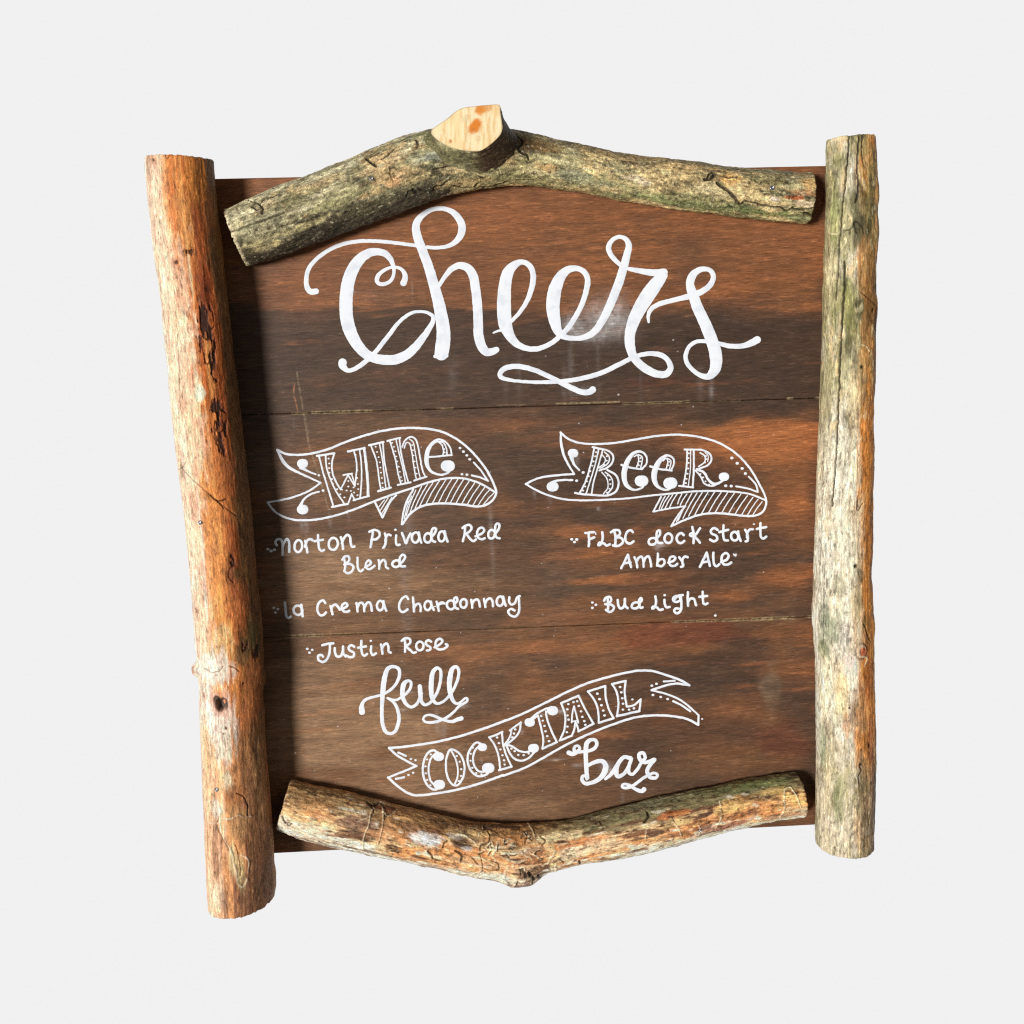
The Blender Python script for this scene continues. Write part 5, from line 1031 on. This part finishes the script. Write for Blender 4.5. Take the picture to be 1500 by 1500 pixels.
k.st([(1250, 112), (1264, 140), (1264, 182), (1252, 184)], Wd); k.st([(1262, 160), (1264, 130), (1280, 110), (1298, 108)], Wd); k.dot((1304, 76), r=6); k.st([(1346, 70), (1346, 130), (1352, 160), (1366, 166), (1382, 154)], Wd); k.pl([(1322, 106), (1382, 94)], Wd)
k.st([(472, 352), (494, 310), (514, 268)], Wd); k.st([(514, 268), (524, 308), (534, 346)], Wd); k.pl([(492, 322), (530, 316)], Wd); k.st([(556, 284), (568, 315), (572, 346)], Wd); k.st([(568, 318), (580, 290), (600, 280), (610, 302), (612, 344)], Wd); k.st([(612, 318), (624, 288), (644, 278), (654, 300), (660, 340)], Wd)
k.st([(702, 260), (702, 300), (698, 336)], Wd); k.st([(700, 334), (726, 340), (744, 320), (738, 298), (718, 296), (702, 312)], Wd); k.st([(768, 318), (800, 306), (812, 290), (800, 278), (780, 286), (772, 314), (784, 336), (806, 338), (824, 326)], Wd)
k.st([(836, 284), (852, 305), (860, 340), (846, 344)], Wd); k.st([(856, 325), (858, 296), (872, 280), (888, 284)], Wd)
k.st([(966, 344), (988, 298), (1008, 256)], Wd); k.st([(1008, 256), (1018, 298), (1028, 338)], Wd); k.pl([(986, 316), (1024, 310)], Wd); k.st([(1050, 256), (1050, 300), (1058, 334), (1072, 340), (1088, 328)], Wd); k.st([(1098, 314), (1136, 296), (1146, 274), (1130, 258), (1108, 270), (1102, 302), (1116, 328), (1138, 330), (1162, 318)], Wd)
k.st([(1176, 264, 8), (1186, 272, 12), (1194, 264, 8), (1190, 276, 8)])
k.build('list_lettering', label='white hand lettering reading FLBC dock start Amber Ale')
k = Ink(800, 750, 1500 / 350)
k.dot((290, 568), (312, 583), (290, 601), (1062, 650), r=7)
k.st([(386, 540), (390, 585), (386, 620)], Wd); k.st([(364, 556), (376, 538), (402, 534), (408, 556), (382, 580)], Wd); k.st([(372, 578), (404, 580), (426, 596), (418, 618), (396, 628), (376, 614)], Wd)
k.st([(450, 552), (454, 586), (468, 606), (486, 596), (494, 570), (494, 546)], Wd); k.st([(494, 552), (498, 590), (512, 604)], Wd); k.el(562, 586, 26, 18, Wd, -.4); k.st([(584, 574), (602, 552), (596, 540), (584, 552), (584, 582), (594, 602), (606, 598)], Wd)
k.st([(686, 530), (690, 565), (680, 600), (666, 606), (672, 594), (694, 598), (712, 614), (732, 612)], Wd); k.st([(744, 552), (746, 580), (756, 598), (776, 596)], Wd); k.dot((745, 522), r=7)
k.el(820, 546, 24, 18, Wd, -.2); k.st([(800, 554), (830, 526), (858, 522)], Wd); k.st([(846, 534), (850, 580), (844, 620), (822, 636), (804, 622), (814, 606), (834, 606)], Wd); k.st([(890, 504), (890, 545), (892, 588)], Wd); k.st([(892, 565), (908, 544), (926, 544), (934, 560), (942, 586)], Wd)
k.st([(984, 500), (984, 545), (990, 574), (1002, 580), (1014, 572)], Wd); k.pl([(962, 532), (1012, 526)], Wd)
k.build('list_lettering', label='white hand lettering reading Bud Light')

# ---- full cocktail bar
k = Ink(510, 960, 1500 / 260)
k.st([(116, 478, 50), (114, 440, 42), (124, 400, 30), (160, 368, 24), (220, 350, 22), (285, 332, 22), (350, 298, 24), (405, 240, 26), (434, 170, 28), (428, 115, 28), (384, 94, 28), (336, 112, 34), (310, 180, 42), (298, 260, 44), (290, 340, 38), (286, 430, 32), (286, 520, 32), (296, 600, 32), (322, 648, 30), (355, 662, 26), (395, 642, 28), (420, 592, 30), (430, 530, 30), (422, 470, 28), (402, 420, 26), (372, 385, 22), (334, 362, 20)])
k.st([(334, 362, 20), (400, 378, 22), (455, 350, 22), (505, 308, 24), (530, 262, 24), (528, 222, 24), (504, 214, 26), (472, 240, 40), (458, 300, 40), (464, 360, 36), (490, 412, 30), (530, 436, 26), (570, 420, 26), (602, 372, 26), (620, 320, 28)])
k.st([(606, 262, 38), (610, 320, 38), (618, 385, 32), (648, 418, 26), (690, 402, 24), (735, 345, 24), (768, 270, 26), (784, 180, 26), (780, 124, 26), (752, 106, 28), (718, 140, 36), (704, 220, 42), (702, 300, 40), (714, 370, 34), (745, 404, 26), (790, 398, 22), (842, 355, 22), (892, 285, 24), (926, 200, 26), (936, 130, 26), (914, 96, 26), (882, 112, 36), (862, 180, 44), (856, 260, 42), (866, 330, 38), (890, 388, 30), (920, 408, 22), (958, 390, 20), (990, 362, 18), (1006, 364, 18), (1006, 386, 20), (984, 404, 20), (945, 424, 22), (900, 470, 22), (850, 514, 24), (790, 546, 24), (715, 566, 24), (655, 562, 22), (634, 540, 20), (650, 512, 20), (696, 504, 22), (756, 524, 24), (820, 550, 24), (880, 558, 28), (930, 540, 34), (958, 532, 36)])
k.build('script_lettering', label='white flowing script reading full')
k = Ink(510, 960, 1500 / 260)
k.st([(347, 782), (450, 775), (600, 755), (750, 730), (900, 695), (1050, 650), (1200, 600), (1300, 562), (1336, 548)], 20)
k.st([(347, 782, 22), (400, 835, 20), (480, 885, 18), (578, 935, 17)]); k.st([(578, 935), (470, 980), (338, 1033)], 18); k.st([(338, 1033), (430, 1115), (540, 1178), (620, 1182), (700, 1172), (850, 1150), (1000, 1115), (1150, 1070), (1310, 1012)], 20)
k.pl([(424, 822), (488, 848)], 18); k.dot((530, 876), (570, 886), (510, 1010), (550, 992), r=9); k.pl([(404, 1044), (472, 1030)], 20)
k.frame(740, 960, 5.0)
k.st([(0, 480), (60, 456), (150, 418), (300, 345), (450, 270), (600, 205), (750, 160), (880, 128), (980, 112), (1080, 115), (1180, 145), (1280, 180), (1350, 219)], 17)
k.st([(1348, 219), (1250, 207), (1160, 225), (1072, 255)], 16); k.st([(1072, 255), (1170, 280), (1280, 325), (1360, 385), (1418, 440)], 14); k.st([(1416, 440), (1415, 508)], 15); k.st([(1415, 508), (1330, 465), (1220, 445), (1080, 440), (950, 455), (820, 495), (700, 540), (560, 600), (420, 670), (280, 750), (140, 826), (30, 866), (-14, 882)], 17)
k.pl([(1162, 191), (1242, 186)], 14); k.dot((1075, 222), (1108, 208), (1083, 290), (1140, 305), (1190, 320), r=8.5); k.st([(1232, 336), (1300, 370), (1356, 410)], 15); k.dot((1444, 465, 6), (932, 322, 7))
cb = k.build('banner', label='outlined wavy ribbon with forked tails across the bottom of the board')
k = Ink(510, 960, 1500 / 260)
k.st([(760, 822), (716, 802), (672, 828), (642, 890), (631, 970), (645, 1050), (682, 1110), (732, 1134), (775, 1118)], 19); k.st([(736, 832), (702, 868), (682, 930), (682, 1000), (702, 1068), (738, 1100)], 17); k.dot((765, 856, 38), (770, 1092, 41)); k.dot((698, 836), (668, 880), (655, 938), (656, 998), (668, 1052), (694, 1098), r=8)
k.st([(866, 796), (836, 850), (826, 940), (842, 1030), (880, 1090), (918, 1100), (962, 1052), (984, 965), (972, 885), (932, 822), (866, 796)], 18); k.st([(868, 800), (908, 876), (928, 965), (922, 1040), (896, 1098)], 15); k.dot((918, 850), (944, 898), (957, 962), (954, 1018), (936, 1062), r=8)
k.st([(1130, 752), (1088, 736), (1042, 778), (1012, 850), (1018, 930), (1052, 990), (1100, 1020), (1158, 1012), (1200, 980)], 19); k.st([(1106, 768), (1074, 802), (1056, 862), (1066, 930), (1100, 976), (1146, 985)], 17); k.dot((1134, 775, 33), (1184, 952, 44)); k.dot((1054, 780), (1038, 832), (1036, 890), (1050, 950), (1082, 994), (1128, 1004), r=8)
k.st([(1192, 692), (1245, 675), (1304, 646)], 17); k.st([(1302, 648), (1308, 740), (1338, 845), (1382, 940)], 17); k.pl([(1382, 940), (1276, 970)], 18); k.st([(1286, 966), (1274, 860), (1242, 765), (1194, 692)], 17); k.dot((1260, 694), (1275, 742), (1288, 795), (1304, 845), (1318, 886), (1324, 922), r=9)
k.st([(1318, 762), (1366, 692), (1384, 622)], 17); k.pl([(1366, 634), (1462, 566)], 17); k.st([(1460, 568), (1446, 645), (1398, 705), (1322, 764)], 17); k.dot((1412, 626), (1402, 660), (1388, 692), r=9)
k.frame(740, 960, 5.0)
k.st([(0, 652), (50, 666), (110, 702), (170, 706), (222, 668)], 15); k.st([(14, 668), (36, 720), (66, 754), (112, 772), (172, 752), (222, 700)], 15); k.dot((208, 680, 33)); k.dot((45, 682), (70, 702), (96, 730), (136, 730), (172, 718), r=8)
k.dot((180, 490, 32), (348, 405, 34)); k.st([(190, 462), (235, 425), (290, 395), (340, 378)], 15); k.pl([(205, 468), (240, 442)], 14); k.st([(240, 440), (264, 530), (280, 620), (274, 684)], 15); k.pl([(274, 684), (380, 634)], 16); k.st([(378, 634), (336, 545), (306, 460), (300, 410)], 15); k.dot((264, 444), (276, 478), (288, 516), (296, 556), (308, 592), (322, 628), r=8)
k.pl([(410, 350), (538, 296)], 16); k.st([(538, 296), (590, 400), (648, 500)], 15); k.pl([(648, 500), (538, 556)], 16); k.st([(540, 554), (526, 510), (516, 484)], 15); k.st([(516, 484), (506, 545), (488, 590)], 15); k.pl([(490, 588), (400, 624)], 16); k.st([(402, 622), (434, 540), (440, 440), (412, 350)], 15)
k.st([(505, 372), (492, 430), (488, 492)], 13); k.st([(505, 372), (520, 430), (536, 492)], 13); k.pl([(488, 486), (520, 478)], 11); k.dot((464, 356), (500, 342), (528, 336), (456, 395), (458, 440), (464, 470), (456, 522), (452, 562), (540, 370), (556, 410), (566, 450), (580, 482), (588, 508), r=8)
k.pl([(606, 264), (734, 224)], 16); k.st([(734, 224), (736, 300), (760, 395), (794, 460)], 15); k.pl([(794, 460), (686, 494)], 16); k.st([(686, 494), (680, 400), (652, 325), (606, 264)], 15); k.dot((676, 280), (692, 320), (706, 365), (718, 405), (728, 440), r=8.5)
k.pl([(782, 211), (884, 186)], 16); k.st([(882, 188), (876, 270), (890, 372)], 15); k.st([(890, 376), (940, 366), (994, 322)], 15); k.pl([(994, 322), (984, 408)], 15); k.pl([(984, 408), (818, 445)], 17); k.st([(820, 444), (830, 350), (816, 265), (784, 212)], 15); k.dot((842, 232), (852, 270), (858, 314), (864, 354), (862, 398), (908, 398), (944, 388), r=8.5)
k.build('banner_lettering', cb, 'white outlined capitals with dots reading Cocktail')
k = Ink(740, 960, 5.0)
k.st([(466, 714, 34), (496, 722, 34), (528, 706, 28), (546, 682, 22), (534, 662, 20), (512, 668, 22), (504, 690, 24), (524, 706, 24), (560, 706, 24), (610, 700, 24), (655, 680, 26), (672, 648, 26), (660, 622, 26), (628, 618, 26), (600, 640, 34), (590, 695, 34), (592, 770, 32), (596, 850, 32), (602, 905, 28), (590, 884, 22), (568, 886, 24), (564, 916, 26), (588, 938, 28), (636, 932, 28), (690, 904, 34), (728, 856, 42), (736, 808, 38), (712, 776, 32), (668, 778, 30), (606, 806, 26)])
k.st([(735, 905, 20), (780, 865, 28), (822, 800, 28)])
k.st([(918, 752, 30), (872, 746, 28), (830, 790, 32), (812, 845, 36), (826, 886, 30), (868, 868, 26), (905, 812, 26), (926, 752, 26), (908, 810, 26), (906, 858, 26), (930, 872, 24), (968, 836, 24), (1000, 782, 24), (1026, 748, 24), (1010, 714, 24), (984, 722, 28), (986, 762, 28), (1026, 784, 26), (1096, 762, 26), (1062, 802, 28), (1040, 850, 30), (1062, 892, 28), (1104, 896, 24), (1116, 876, 22), (1094, 862, 20), (1040, 882, 22), (985, 918, 22), (930, 958, 22), (880, 972, 22), (856, 962, 20), (868, 944, 20), (910, 950, 22), (956, 980, 26), (1004, 994, 32), (1018, 982, 34)])
k.build('script_lettering', label='white flowing script reading bar')
